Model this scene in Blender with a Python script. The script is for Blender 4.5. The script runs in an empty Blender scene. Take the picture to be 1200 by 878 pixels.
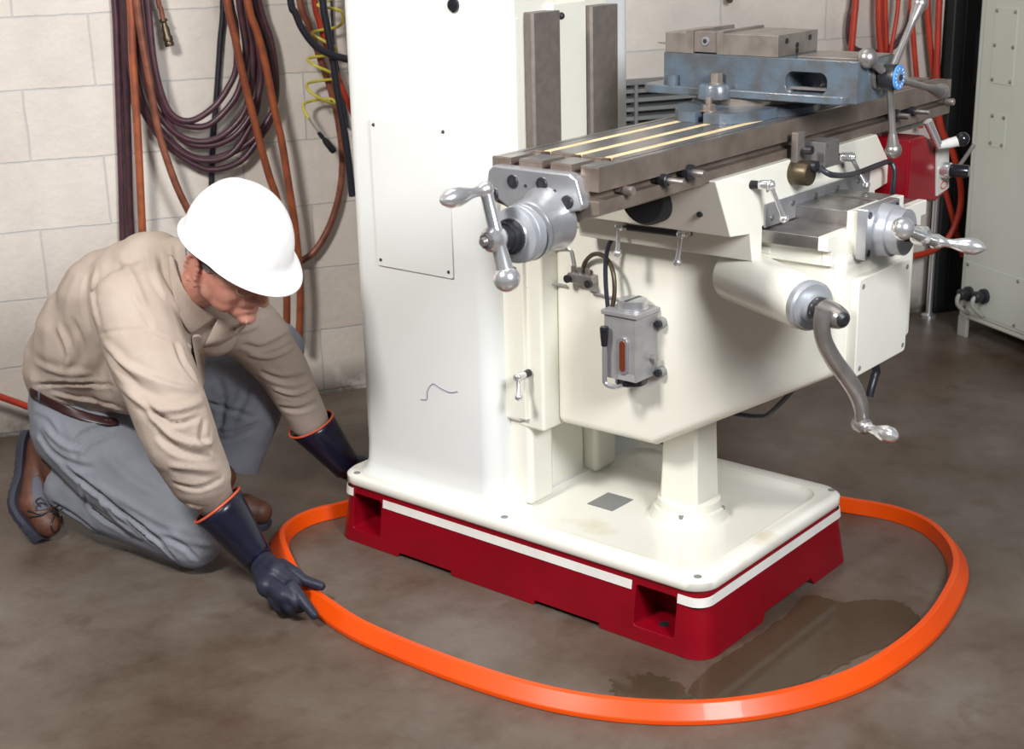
import bpy, bmesh, math, random
import numpy as np
from mathutils import Vector, Matrix, Euler
from mathutils.bvhtree import BVHTree
random.seed(7)
R = math.radians
SC = bpy.context.scene
COL = SC.collection
V = Vector

# ------------------------------------------------------------ camera, light
CAM = V((0, 0, 1.6)); FPX = 1693.0
_y, _p, _r = R(40), R(18), R(-1.5)
_f = V((math.cos(_y)*math.cos(_p), math.sin(_y)*math.cos(_p), -math.sin(_p)))
_r0 = V((math.sin(_y), -math.cos(_y), 0)); _u0 = _r0.cross(_f)
_rt = _r0*math.cos(_r) + _u0*math.sin(_r); _up = -_r0*math.sin(_r) + _u0*math.cos(_r)
cd = bpy.data.cameras.new('camera'); cam = bpy.data.objects.new('camera', cd); COL.objects.link(cam)
cd.sensor_width = 36; cd.lens = FPX/1200*36; cd.clip_end = 60; cd.clip_start = .05
m3 = Matrix((_rt, _up, -_f)).transposed()
cam.matrix_world = Matrix.Translation(CAM) @ m3.to_4x4()
SC.camera = cam
cd.dof.use_dof = True; cd.dof.focus_distance = 3.35; cd.dof.aperture_fstop = 6.3

def ray(px, py): return _rt*((px-600)/FPX) - _up*((py-439)/FPX) + _f
def at(px, py, d): return CAM + ray(px, py)*d
def onp(px, py, ax, v):
    r = ray(px, py); return CAM + r*((v-CAM[ax])/r[ax])

SC.view_settings.view_transform = 'Standard'; SC.view_settings.look = 'None'
SC.view_settings.gamma = 1; SC.view_settings.use_curve_mapping = False
SC.view_settings.exposure = 0.0
w = bpy.data.worlds.new('world'); SC.world = w; w.use_nodes = True
w.node_tree.nodes['Background'].inputs[0].default_value = (.86, .90, 1, 1)
w.node_tree.nodes['Background'].inputs[1].default_value = .14

def area(name, loc, target, size, power, color=(1, 1, 1), sizey=None):
    l = bpy.data.lights.new(name, 'AREA'); l.energy = power; l.color = color
    l.shape = 'RECTANGLE'; l.size = size; l.size_y = sizey or size
    o = bpy.data.objects.new(name, l); COL.objects.link(o); o.location = loc
    o.rotation_euler = (V(target)-V(loc)).to_track_quat('-Z', 'Y').to_euler()
    return o
area('flash_softbox', (.45, 2.05, 2.5), (2.6, 2.4, .7), .42, 76, (1, .965, .93))
area('fill_softbox', (1.35, -.6, 2.3), (2.8, 1.7, .8), .8, 116, (.95, .97, 1))
area('ceiling_lamp', (2.4, 2.2, 3.6), (2.6, 2.2, 0), 1.6, 15, (1, .98, .95))

# ------------------------------------------------------------ materials
def mat(name, col, rough=.5, metal=0, col2=None, scale=20, mixc=(.4, .6), bump=0, bscale=60, coat=0, detail=4, spec=.5):
    m = bpy.data.materials.new(name); m.use_nodes = True
    nt = m.node_tree; b = nt.nodes['Principled BSDF']
    def c4(c): return (*c, 1)
    b.inputs['Base Color'].default_value = c4(col); b.inputs['Roughness'].default_value = rough
    b.inputs['Metallic'].default_value = metal; b.inputs['Coat Weight'].default_value = coat
    b.inputs['Specular IOR Level'].default_value = spec
    tc = nt.nodes.new('ShaderNodeTexCoord')
    n = nt.nodes.new('ShaderNodeTexNoise'); n.inputs['Scale'].default_value = scale
    n.inputs['Detail'].default_value = detail
    nt.links.new(tc.outputs['Object'], n.inputs['Vector'])
    r = nt.nodes.new('ShaderNodeValToRGB')
    r.color_ramp.elements[0].position = mixc[0]; r.color_ramp.elements[1].position = mixc[1]
    r.color_ramp.elements[0].color = c4(col)
    r.color_ramp.elements[1].color = c4(col2 if col2 else tuple(x*.93 for x in col))
    nt.links.new(n.outputs['Fac'], r.inputs['Fac']); nt.links.new(r.outputs['Color'], b.inputs['Base Color'])
    if bump:
        n2 = nt.nodes.new('ShaderNodeTexNoise'); n2.inputs['Scale'].default_value = bscale; n2.inputs['Detail'].default_value = 5
        nt.links.new(tc.outputs['Object'], n2.inputs['Vector'])
        bp = nt.nodes.new('ShaderNodeBump'); bp.inputs['Strength'].default_value = bump; bp.inputs['Distance'].default_value = .01
        nt.links.new(n2.outputs['Fac'], bp.inputs['Height']); nt.links.new(bp.outputs['Normal'], b.inputs['Normal'])
    return m
M = dict(
 cream=mat('cream_paint', (.77, .755, .67), .3, col2=(.73, .715, .62), scale=3, bump=.02, bscale=30, coat=.25),
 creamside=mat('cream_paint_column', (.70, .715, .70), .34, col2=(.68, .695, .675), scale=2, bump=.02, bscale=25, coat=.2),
 stained=mat('oil_stained_cream', (.78, .77, .68), .3, col2=(.62, .50, .26), scale=6, mixc=(.55, .78), coat=.2),
 red=mat('red_paint', (.235, .0015, .009), .34, col2=(.20, .0015, .008), scale=5, bump=.03, bscale=20, coat=.05, spec=.3),
 white=mat('white_stripe', (.78, .77, .72), .4),
 steel=mat('machined_steel', (.36, .34, .325), .3, .8, (.27, .25, .235), 25, bump=.03, bscale=120),
 steeld=mat('dark_way_steel', (.195, .165, .148), .45, .35, (.165, .14, .125), 40, bump=.04, bscale=200),
 tablem=mat('worn_table_steel', (.245, .20, .165), .42, .5, (.15, .11, .088), 16, (.35, .75), bump=.05, bscale=150),
 tabletop=mat('table_top_steel', (.27, .255, .245), .25, .7, (.19, .18, .175), 10),
 alu=mat('cast_aluminium', (.55, .56, .58), .3, .75, (.48, .49, .51), 15),
 alug=mat('grey_dial', (.44, .46, .49), .38, .5),
 chrome=mat('chrome', (.80, .80, .80), .2, .82, (.76, .76, .76), 8),
 dsteel=mat('dull_handle_steel', (.38, .355, .34), .32, .75, (.29, .27, .255), 20),
 black=mat('black_oxide', (.018, .018, .022), .4),
 dark=mat('dark_recess', (.012, .012, .014), .7),
 blackg=mat('black_plastic', (.012, .012, .016), .2, coat=.3),
 vise=mat('blue_grey_enamel', (.088, .118, .150), .32, col2=(.075, .080, .085), scale=24, mixc=(.38, .66), bump=.12, bscale=90, coat=.3),
 jaw=mat('ground_jaw_steel', (.31, .27, .24), .36, .6, (.24, .20, .17), 22, bump=.03),
 bluedisc=mat('blue_disc', (.07, .26, .62), .35),
 tan=mat('tan_slot_cover', (.74, .60, .36), .5, col2=(.64, .50, .28), scale=15),
 rust=mat('rusty_steel', (.12, .055, .035), .7, .2, (.05, .035, .03), 60),
 pump=mat('pump_grey', (.34, .335, .34), .4, .35, (.30, .295, .30), 30),
 switchg=mat('switch_grey', (.11, .105, .10), .5),
 traym=mat('stained_tray', (.79, .78, .70), .28, col2=(.60, .52, .34), scale=5, mixc=(.62, .78), bump=.02, bscale=30, coat=.25),
 amber=mat('amber_oil', (.14, .03, .012), .1, coat=.6),
 label=mat('label_plate', (.45, .45, .46), .35, .3),
 panelg=mat('switch_plate', (.55, .54, .50), .35),
 orange=mat('orange_urethane', (.76, .074, .001), .38, col2=(.71, .066, .001), scale=4, coat=.08, spec=.4, bump=.02, bscale=15),
 hosep=mat('maroon_hose', (.085, .032, .045), .38, col2=(.06, .026, .036), scale=30),
 hoseo=mat('rust_orange_hose', (.36, .095, .035), .42, col2=(.24, .065, .03), scale=22),
 hosebr=mat('brown_hose', (.25, .085, .045), .42, col2=(.16, .05, .03), scale=22),
 hoser=mat('red_hose', (.50, .045, .018), .4, col2=(.40, .035, .018), scale=15),
 hosek=mat('black_cable', (.02, .02, .03), .4),
 yellow=mat('yellow_coil', (.62, .54, .07), .35),
 brass=mat('dull_brass', (.13, .10, .065), .4, .8),
 cab=mat('grey_green_cabinet', (.50, .52, .46), .4, col2=(.47, .49, .43), scale=3, bump=.03),
 cabd=mat('cabinet_edge', (.34, .35, .31), .5),
 vent=mat('vent_grey', (.22, .225, .22), .5),
 shirt=mat('khaki_cotton', (.44, .365, .305), .78, col2=(.41, .335, .28), scale=12, bump=.12, bscale=220, spec=.25),
 trousers=mat('grey_twill', (.245, .26, .295), .85, col2=(.22, .235, .27), scale=12, bump=.12, bscale=240, spec=.2),
 belt=mat('brown_belt', (.045, .016, .016), .4),
 skin=mat('skin', (.56, .27, .20), .46, col2=(.47, .20, .148), scale=18, bump=.05, bscale=90, spec=.4),
 hair=mat('grey_hair', (.36, .36, .37), .7, col2=(.16, .16, .17), scale=90, bump=.5, bscale=150),
 hat=mat('white_shell', (.93, .93, .93), .28, coat=.3),
 glove=mat('navy_rubber', (.009, .010, .024), .3, spec=.35, col2=(.007, .008, .020), scale=14, bump=.06, bscale=35, coat=.12),
 gloveh=mat('navy_rubber_hand', (.022, .024, .044), .48, spec=.35, col2=(.016, .018, .034), scale=30, bump=.12, bscale=60),
 gtrim=mat('orange_red_trim', (.62, .10, .04), .45),
 boot=mat('brown_leather', (.13, .048, .026), .55, col2=(.085, .032, .02), scale=25, bump=.15, bscale=80),
 bootg=mat('grey_suede', (.10, .10, .13), .75),
 sole=mat('dark_rubber_sole', (.028, .028, .045), .65, bump=.2, bscale=60),
 eye=mat('eye_white', (.7, .68, .65), .2),
 wire=mat('spectacle_wire', (.35, .30, .22), .25, 1),
)
gm = bpy.data.materials.new('clear_lens'); gm.use_nodes = True
gb = gm.node_tree.nodes['Principled BSDF']; gb.inputs['Transmission Weight'].default_value = 1; gb.inputs['Roughness'].default_value = .02; gb.inputs['IOR'].default_value = 1.1
M['lens'] = gm

# ------------------------------------------------------------ builders
_sph = {}
def usphere(seg):
    if seg not in _sph:
        h = seg//2; pts = [V((0, 0, 1))]+[V((math.sin(math.pi*j/h)*math.cos(2*math.pi*k/seg), math.sin(math.pi*j/h)*math.sin(2*math.pi*k/seg), math.cos(math.pi*j/h))) for j in range(1, h) for k in range(seg)]+[V((0, 0, -1))]
        I = lambda j, k: 1+(j-1)*seg+k % seg; L = len(pts)-1
        fs = [(0, I(1, k), I(1, k+1)) for k in range(seg)]+[(I(j, k), I(j+1, k), I(j+1, k+1), I(j, k+1)) for j in range(1, h-1) for k in range(seg)]+[(I(h-1, k), L, I(h-1, k+1)) for k in range(seg)]
        _sph[seg] = (pts, fs)
    return _sph[seg]
class MB:
    def __init__(s): s.bm = bmesh.new()
    def _xf(s, vs, mtx):
        if mtx is not None: bmesh.ops.transform(s.bm, matrix=mtx, verts=vs)
    def box(s, x0, x1, y0, y1, z0, z1, mtx=None):
        vs = bmesh.ops.create_cube(s.bm, size=1)['verts']
        for v in vs: v.co = V((x0+(v.co.x+.5)*(x1-x0), y0+(v.co.y+.5)*(y1-y0), z0+(v.co.z+.5)*(z1-z0)))
        s._xf(vs, mtx); return s
    def prism(s, poly, ax, a, b, mtx=None):
        def P(u, v, t):
            return V((t, u, v)) if ax == 0 else (V((u, t, v)) if ax == 1 else V((u, v, t)))
        A = [s.bm.verts.new(P(u, v, a)) for u, v in poly]; B = [s.bm.verts.new(P(u, v, b)) for u, v in poly]
        n = len(poly); fs = [s.bm.faces.new(A), s.bm.faces.new(B[::-1])]
        for i in range(n): fs.append(s.bm.faces.new((A[i], B[i], B[(i+1) % n], A[(i+1) % n])))
        bmesh.ops.recalc_face_normals(s.bm, faces=fs); s._xf(A+B, mtx); return s
    def lathe(s, p0, p1, prof, seg=28, caps=True):
        p0, p1 = V(p0), V(p1); d = p1-p0; L = d.length; d = d/L
        a = d.orthogonal().normalized(); b = d.cross(a); rings = []
        for t, r in prof:
            c = p0+d*(t*L)
            rings.append([s.bm.verts.new(c+(a*math.cos(k*2*math.pi/seg)+b*math.sin(k*2*math.pi/seg))*max(r, 1e-5)) for k in range(seg)])
        fs = []
        for A, B in zip(rings, rings[1:]):
            for k in range(seg): fs.append(s.bm.faces.new((A[k], A[(k+1) % seg], B[(k+1) % seg], B[k])))
        if caps: fs += [s.bm.faces.new(rings[0][::-1]), s.bm.faces.new(rings[-1])]
        bmesh.ops.recalc_face_normals(s.bm, faces=fs); return s
    def cyl(s, p0, p1, r0, r1=None, seg=28): return s.lathe(p0, p1, [(0, r0), (1, r0 if r1 is None else r1)], seg)
    def hexb(s, p0, p1, r): return s.cyl(p0, p1, r, r, 6)
    def ball(s, c, r, seg=24, sc=(1, 1, 1), mtx=None):
        pts, faces = usphere(seg); c = V(c); vs = []
        for p in pts:
            q = V((p.x*sc[0]*r, p.y*sc[1]*r, p.z*sc[2]*r))
            vs.append(s.bm.verts.new((mtx @ q if mtx is not None else q)+c))
        for f in faces: s.bm.faces.new([vs[i] for i in f])
        return s
    def tube(s, pts, r, seg=10, smooth=6, closed=False):
        P = spline(pts, smooth, closed) if smooth else [V(p) for p in pts]
        n = len(P); rs = r if isinstance(r, (list, tuple)) else None
        def rad(i):
            if rs is None: return r
            t = i/(n-1)*(len(rs)-1); k = min(int(t), len(rs)-2); return rs[k]+(rs[k+1]-rs[k])*(t-k)
        rings = []; a = None
        for i in range(n):
            if closed: t = (P[(i+1) % n]-P[i-1]).normalized()
            else: t = (P[min(i+1, n-1)]-P[max(i-1, 0)]).normalized()
            a = t.orthogonal().normalized() if a is None else (a-t*a.dot(t)).normalized()
            b = t.cross(a)
            rings.append([s.bm.verts.new(P[i]+(a*math.cos(k*2*math.pi/seg)+b*math.sin(k*2*math.pi/seg))*rad(i)) for k in range(seg)])
        fs = []; pr = list(zip(rings, rings[1:]))
        if closed: pr.append((rings[-1], rings[0]))
        for A, B in pr:
            for k in range(seg): fs.append(s.bm.faces.new((A[k], A[(k+1) % seg], B[(k+1) % seg], B[k])))
        if not closed: fs += [s.bm.faces.new(rings[0][::-1]), s.bm.faces.new(rings[-1])]
        bmesh.ops.recalc_face_normals(s.bm, faces=fs); return s
    def build(s, name, m, parent=None, bevel=0, seg=2, angle=35, sub=0):
        me = bpy.data.meshes.new(name); s.bm.to_mesh(me); s.bm.free()
        o = bpy.data.objects.new(name, me); COL.objects.link(o)
        me.materials.append(M[m] if isinstance(m, str) else m)
        finish(o, bevel, seg, angle)
        if parent is not None: setp(o, parent)
        return o
def finish(o, bevel=0, seg=2, angle=35):
    me = o.data
    for p in me.polygons: p.use_smooth = True
    me.set_sharp_from_angle(angle=R(angle))
    if bevel:
        b = o.modifiers.new('bevel', 'BEVEL'); b.width = bevel; b.segments = seg; b.limit_method = 'ANGLE'; b.angle_limit = R(30); b.harden_normals = True
def bake(o):
    dg = bpy.context.evaluated_depsgraph_get(); dg.update()
    me = bpy.data.meshes.new_from_object(o.evaluated_get(dg)); o.modifiers.clear(); o.data = me
    return o
def cut(o, mb):
    me = bpy.data.meshes.new('cut'); mb.bm.to_mesh(me); mb.bm.free()
    c = bpy.data.objects.new('cut', me); COL.objects.link(c)
    md = o.modifiers.new('b', 'BOOLEAN'); md.operation = 'DIFFERENCE'; md.solver = 'EXACT'; md.object = c; md.use_self = True
    bake(o); bpy.data.objects.remove(c); return o
def setp(o, p):
    o.parent = p; o.matrix_parent_inverse = Matrix.Translation(-p.location) if p.type == 'EMPTY' else Matrix.Identity(4)
def spline(pts, n=6, closed=False):
    P = [V(p) for p in pts]; N = len(P); out = []
    for i in range(N if closed else N-1):
        if closed: a, b, c, d = P[i-1], P[i], P[(i+1) % N], P[(i+2) % N]
        else: a, b, c, d = P[max(i-1, 0)], P[i], P[i+1], P[min(i+2, N-1)]
        for k in range(n):
            t = k/n
            out.append(.5*((2*b)+(c-a)*t+(2*a-5*b+4*c-d)*t*t+(3*b-a-3*c+d)*t**3))
    if not closed: out.append(P[-1])
    return out
def rrect(x0, x1, y0, y1, r, n=8):
    out = []
    for cx, cy, a0 in ((x1-r, y1-r, 0), (x0+r, y1-r, 90), (x0+r, y0+r, 180), (x1-r, y0+r, 270)):
        for k in range(n+1):
            a = R(a0+90*k/n); out.append((cx+r*math.cos(a), cy+r*math.sin(a)))
    return out
def tag(o, label, cat, group=None, kind=None):
    o['label'] = label; o['category'] = cat
    if group: o['group'] = group
    if kind: o['kind'] = kind
    return o
def thing(name, label, cat, loc=(0, 0, 0), group=None):
    o = bpy.data.objects.new(name, None); COL.objects.link(o); o.location = loc; o.empty_display_size = .1
    return tag(o, label, cat, group)
def loft(mb, rings, cap=True):
    rr = [[mb.bm.verts.new(p) for p in r] for r in rings]; fs = []
    n = len(rr[0])
    for A, B in zip(rr, rr[1:]):
        for k in range(n): fs.append(mb.bm.faces.new((A[k], A[(k+1) % n], B[(k+1) % n], B[k])))
    if cap: fs += [mb.bm.faces.new(rr[0][::-1]), mb.bm.faces.new(rr[-1])]
    bmesh.ops.recalc_face_normals(mb.bm, faces=fs); return mb

# ------------------------------------------------------------ setting
WD = V((math.cos(R(-30)), math.sin(R(-30)), 0)); WN = V((.5, math.cos(R(30)), 0))   # wall direction, outward
def wall(s, z, off=0): return WD*s + WN*(4.703-off) + V((0, 0, z))
def wallpx(px, py, off=0):
    r = ray(px, py); return CAM + r*((4.703-off-CAM.dot(WN))/r.dot(WN))
WMX = Matrix.Translation(WN*4.703) @ Matrix.Rotation(R(-30), 4, 'Z')      # local x along wall, local -y into the room

fm = bpy.data.materials.new('stained_concrete'); fm.use_nodes = True; nt = fm.node_tree; b = nt.nodes['Principled BSDF']
tc = nt.nodes.new('ShaderNodeTexCoord')
def noise(nt, vec, scale, detail=5, rough=.6):
    n = nt.nodes.new('ShaderNodeTexNoise'); n.inputs['Scale'].default_value = scale; n.inputs['Detail'].default_value = detail; n.inputs['Roughness'].default_value = rough
    nt.links.new(vec, n.inputs['Vector']); return n.outputs['Fac']
def ramp(nt, fac, els):
    r = nt.nodes.new('ShaderNodeValToRGB'); e = r.color_ramp.elements
    while len(e) < len(els): e.new(.5)
    for x, (p, c) in zip(e, els): x.position = p; x.color = (*c, 1)
    nt.links.new(fac, r.inputs['Fac']); return r.outputs['Color']
def mixn(nt, a, b_, fac, mode='MIX'):
    n = nt.nodes.new('ShaderNodeMix'); n.data_type = 'RGBA'; n.blend_type = mode
    for s_, v in ((n.inputs['Factor'], fac), (n.inputs['A'], a), (n.inputs['B'], b_)):
        if hasattr(v, 'is_linked') or hasattr(v, 'links'): nt.links.new(v, s_)
        else: s_.default_value = v
    return n.outputs['Result']
c1 = ramp(nt, noise(nt, tc.outputs['Object'], 1.6, 8, .65), [(.32, (.066, .043, .028)), (.5, (.108, .080, .060)), (.68, (.152, .128, .108))])
spots = ramp(nt, noise(nt, tc.outputs['Object'], 9, 6, .6), [(.5, (1, 1, 1)), (.72, (.72, .66, .6))])
c2 = mixn(nt, c1, spots, 1.0, 'MULTIPLY')
rustm = ramp(nt, noise(nt, tc.outputs['Object'], 4.5, 7, .7), [(.60, (0, 0, 0)), (.70, (1, 1, 1))])
c3 = mixn(nt, c2, (.10, .045, .03, 1), rustm, 'MIX')
lr = nt.nodes.new('ShaderNodeMath'); lr.operation = 'MULTIPLY'; lr.inputs[1].default_value = .35; nt.links.new(rustm, lr.inputs[0])
c3 = mixn(nt, c2, (.10, .05, .035, 1), lr.outputs[0])
nt.links.new(c3, b.inputs['Base Color'])
rr = nt.nodes.new('ShaderNodeMapRange'); rr.inputs['To Min'].default_value = .26; rr.inputs['To Max'].default_value = .5
nt.links.new(noise(nt, tc.outputs['Object'], 6), rr.inputs['Value']); nt.links.new(rr.outputs[0], b.inputs['Roughness'])
bp = nt.nodes.new('ShaderNodeBump'); bp.inputs['Strength'].default_value = .12; bp.inputs['Distance'].default_value = .01
nt.links.new(noise(nt, tc.outputs['Object'], 60, 8), bp.inputs['Height']); nt.links.new(bp.outputs['Normal'], b.inputs['Normal'])
M['floor'] = fm
o = MB().box(-2.5, 9, -3.5, 7.5, -.1, 0).build('floor', 'floor'); o['kind'] = 'structure'

wm = bpy.data.materials.new('painted_block_wall'); wm.use_nodes = True; nt = wm.node_tree; b = nt.nodes['Principled BSDF']
tc = nt.nodes.new('ShaderNodeTexCoord'); sp = nt.nodes.new('ShaderNodeSeparateXYZ'); cb = nt.nodes.new('ShaderNodeCombineXYZ')
nt.links.new(tc.outputs['Object'], sp.inputs[0])
def addv(x, v):
    n = nt.nodes.new('ShaderNodeMath'); n.operation = 'ADD'; n.inputs[1].default_value = v; nt.links.new(x, n.inputs[0]); return n.outputs[0]
nt.links.new(addv(sp.outputs['X'], .0675+4.35), cb.inputs['X']); nt.links.new(addv(sp.outputs['Z'], -.0145+.435), cb.inputs['Y'])
nz = nt.nodes.new('ShaderNodeTexNoise'); nz.inputs['Scale'].default_value = 14; nt.links.new(tc.outputs['Object'], nz.inputs['Vector'])
vm = nt.nodes.new('ShaderNodeVectorMath'); vm.operation = 'MULTIPLY_ADD'; vm.inputs[1].default_value = (.006, .006, 0)
nt.links.new(nz.outputs['Color'], vm.inputs[0]); nt.links.new(cb.outputs[0], vm.inputs[2])
bt = nt.nodes.new('ShaderNodeTexBrick'); bt.inputs['Scale'].default_value = 1; bt.inputs['Brick Width'].default_value = .435; bt.inputs['Row Height'].default_value = .2175
bt.inputs['Mortar Size'].default_value = .0032; bt.inputs['Mortar Smooth'].default_value = .4; bt.offset = .5
bt.inputs['Color1'].default_value = (.72, .655, .585, 1); bt.inputs['Color2'].default_value = (.77, .71, .64, 1); bt.inputs['Mortar'].default_value = (.60, .585, .56, 1)
nt.links.new(vm.outputs[0], bt.inputs['Vector'])
dirt = ramp(nt, noise(nt, tc.outputs['Object'], 3.2, 8, .7), [(.35, (.80, .79, .78)), (.62, (1, 1, 1))])
cc = mixn(nt, bt.outputs['Color'], dirt, .7, 'MULTIPLY')
# dark band near the floor: shadow line painted into the wall colour, broken by noise
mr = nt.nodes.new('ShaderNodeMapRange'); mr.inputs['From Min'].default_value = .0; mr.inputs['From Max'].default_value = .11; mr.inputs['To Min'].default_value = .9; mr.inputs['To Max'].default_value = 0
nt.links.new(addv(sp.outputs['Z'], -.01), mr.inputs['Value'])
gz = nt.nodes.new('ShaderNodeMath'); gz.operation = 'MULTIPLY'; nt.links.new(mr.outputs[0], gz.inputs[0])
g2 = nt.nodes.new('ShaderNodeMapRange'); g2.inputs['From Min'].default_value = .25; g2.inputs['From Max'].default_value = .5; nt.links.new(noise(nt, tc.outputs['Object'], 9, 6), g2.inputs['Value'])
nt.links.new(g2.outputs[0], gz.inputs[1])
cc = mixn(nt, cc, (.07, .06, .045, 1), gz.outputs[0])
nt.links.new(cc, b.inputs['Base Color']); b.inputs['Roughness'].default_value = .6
bp = nt.nodes.new('ShaderNodeBump'); bp.inputs['Strength'].default_value = .6; bp.inputs['Distance'].default_value = .004; bp.invert = True
nt.links.new(bt.outputs['Fac'], bp.inputs['Height'])
bp2 = nt.nodes.new('ShaderNodeBump'); bp2.inputs['Strength'].default_value = .5; bp2.inputs['Distance'].default_value = .005
nt.links.new(noise(nt, tc.outputs['Object'], 45, 8), bp2.inputs['Height']); nt.links.new(bp.outputs[0], bp2.inputs['Normal']); nt.links.new(bp2.outputs[0], b.inputs['Normal'])
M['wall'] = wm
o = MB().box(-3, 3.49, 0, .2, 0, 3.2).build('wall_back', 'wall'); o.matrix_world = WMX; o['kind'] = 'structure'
o = MB().box(3.49, 6.5, .55, .7, 0, 3.2).build('wall_right', mat('dark_alcove', (.02, .022, .02), .8)); o.matrix_world = WMX; o['kind'] = 'structure'
# ------------------------------------------------------------ milling machine
mill = thing('milling_machine', 'large cream and red knee-type milling machine standing inside the orange ring', 'milling machine', (2.785, 2.1, 0))
# red base: lofted rounded rectangle with draft, fork pockets and floor notches cut out
mb = MB(); rings = []
for z, i in ((0, 0), (.155, .02)):
    rings.append([V((x, y, z)) for x, y in rrect(2.42+i, 3.115-i, 1.50+i, 2.665-i, .055)])
loft(mb, rings); base = mb.build('base', 'red', mill)
c = MB()
for y0, y1 in ((1.585, 1.695), (2.50, 2.60)):
    c.prism(rrect(y0, y1, .036, .133, .008, 3), 0, 2.3, 2.53)
cut(base, c)
c = MB()
for y0, y1 in ((1.78, 1.99), (2.24, 2.44)):
    c.prism([(y0, -.02), (y1, -.02), (y1-.01, .012), (y0+.01, .012)], 0, 2.3, 2.7)
c.prism([(2.66, -.02), (2.93, -.02), (2.905, .02), (2.685, .02)], 1, 1.3, 1.8)
cut(base, c); finish(base, .0025, 2)
# drain hole seen in the pocket floor
MB().cyl((2.47, 1.64, .0362), (2.47, 1.64, .0375), .012).build('drain_hole', 'dark', base)
# white stripe: bands hugging the base wall
def band(pts, z0, z1, name):
    mb = MB(); A = []
    for (x, y, nx, ny) in pts:
        col = []
        for z, off in ((z0, .0005), (z0, .0022), (z1, .0022), (z1, .0005)):
            i = .02*z/.155
            col.append(V((x-nx*i+nx*off, y-ny*i+ny*off, z)))
        A.append(col)
    loft(mb, A); return mb.build(name, 'white', mill)
SX0, SX1, SY0, SY1, SR = 2.42, 3.115, 1.50, 2.665, .055
def corner(cx, cy, a0, a1, n=8): return [(cx+SR*math.cos(R(a0+(a1-a0)*k/n)), cy+SR*math.sin(R(a0+(a1-a0)*k/n)), math.cos(R(a0+(a1-a0)*k/n)), math.sin(R(a0+(a1-a0)*k/n))) for k in range(n+1)]
band([(SX0, 2.492, -1, 0), (SX0, 1.706, -1, 0)], .119, .140, 'stripe')
band([(SX0, 1.583, -1, 0)]+corner(SX0+SR, SY0+SR, 180, 270)+corner(SX1-SR, SY0+SR, 270, 360)+corner(SX1-SR, SY1-SR, 0, 90), .122, .143, 'stripe')
band(corner(SX0+SR, SY1-SR, 90, 180)+[(SX0, 2.602, -1, 0)], .125, .146, 'stripe')
# cream tray
mb = MB(); rings = []
for z, i in ((.155, .016), (.160, .012), (.178, .012), (.185, .019)):
    rings.append([V((x, y, z)) for x, y in rrect(2.42+i, 3.115-i, 1.50+i, 2.665-i, .06)])
loft(mb, rings); tray = mb.build('drip_tray', 'traym', mill)
c = MB(); rings = []
for z, i in ((.173, .018), (.179, .004), (.190, 0)):
    rings.append([V((x, y, z)) for x, y in rrect(2.475+i, 3.06-i, 1.558+i, 2.12-i, .06)])
loft(c, rings); cut(tray, c); finish(tray, 0, angle=50)
MB().box(2.665, 2.755, 1.925, 2.003, .1732, .1745).build('drain_grate', 'vent', tray)
for x, y, z in ((2.452, 2.60, .185), (3.075, 1.545, .185), (2.462, 1.548, .185), (2.46, 2.10, .185)):
    MB().cyl((x, y, z-.002), (x, y, z+.0012), .009).build('plug_screw', 'vent', tray)
# column
mb = MB(); rings = []
for z, g, rr_ in ((.183, .035, .075), (.195, .014, .055), (.215, .004, .045), (.26, 0, .042), (1.62, -.004, .042), (1.72, -.02, .04), (1.76, -.06, .03)):
    rings.append([V((x, y, z)) for x, y in rrect(2.49-g, 3.085+g, 2.155-g, 2.612+g*.6, rr_)])
loft(mb, rings); column = mb.build('column', 'creamside', mill, angle=60)
# front pad between the ways, lower ribs
mb = MB()
mb.box(2.545, 2.915, 2.11, 2.17, .40, 1.44)
pad = mb.build('way_pad', 'cream', column, .012, 3)
for x0 in (2.56, 2.83): MB().box(x0, x0+.095, 2.095, 2.17, .178, .46).build('foot_rib', 'cream', column, .016, 4)
MB().box(2.66, 2.825, 2.13, 2.165, .178, .46).build('oil_stained_web', 'stained', column, .01, 3)
mb = MB(); mb.box(2.552, 2.568, 2.108, 2.118, .46, 1.36); mb.build('pad_edge', 'cream', column, .003)
MB().box(2.672, 2.80, 2.092, 2.12, .46, 1.385).build('way_spacer', 'cream', column, .004)
for x0, x1 in ((2.578, 2.672), (2.798, 2.898)):
    MB().prism([(x0+.012, 2.115), (x0-.006, 2.078), (x0, 2.072), (x1, 2.072), (x1+.002, 2.078), (x1-.008, 2.115)], 2, .44, 1.37).build('dovetail_way', 'steeld', column, .0015)
for x, y, z, r_ in ((2.70, 2.09, 1.355, .0085), (2.66, 2.108, 1.405, .006), (2.78, 2.108, 1.405, .006)):
    MB().ball((x, y, z), r_).build('cap_screw', 'black', column)
pl = onp(531, 6, 0, 2.49)
MB().lathe((2.493, pl.y, pl.z), (2.484, pl.y, pl.z), [(0, .016), (.6, .016), (1, .012)]).build('hole_plug', 'blackg', column)
ap = MB().prism(rrect(2.262, 2.516, .752, 1.117, .006, 3), 0, 2.4935, 2.4865).build('access_panel', 'creamside', mill, .0015)
for y, z in ((2.503, 1.103), (2.276, 1.103), (2.503, .768), (2.276, .768)):
    MB().ball((2.4865, y, z), .0042).build('panel_screw', 'black', ap)
sq = [onp(x, y, 0, 2.4885) for x, y in ((493, 468), (500, 468), (501, 458), (507, 450), (516, 455), (527, 460), (536, 459))]
MB().tube(sq, .0007, 5).build('pencil_squiggle', mat('pencil_blue', (.12, .13, .3), .6), column)
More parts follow.
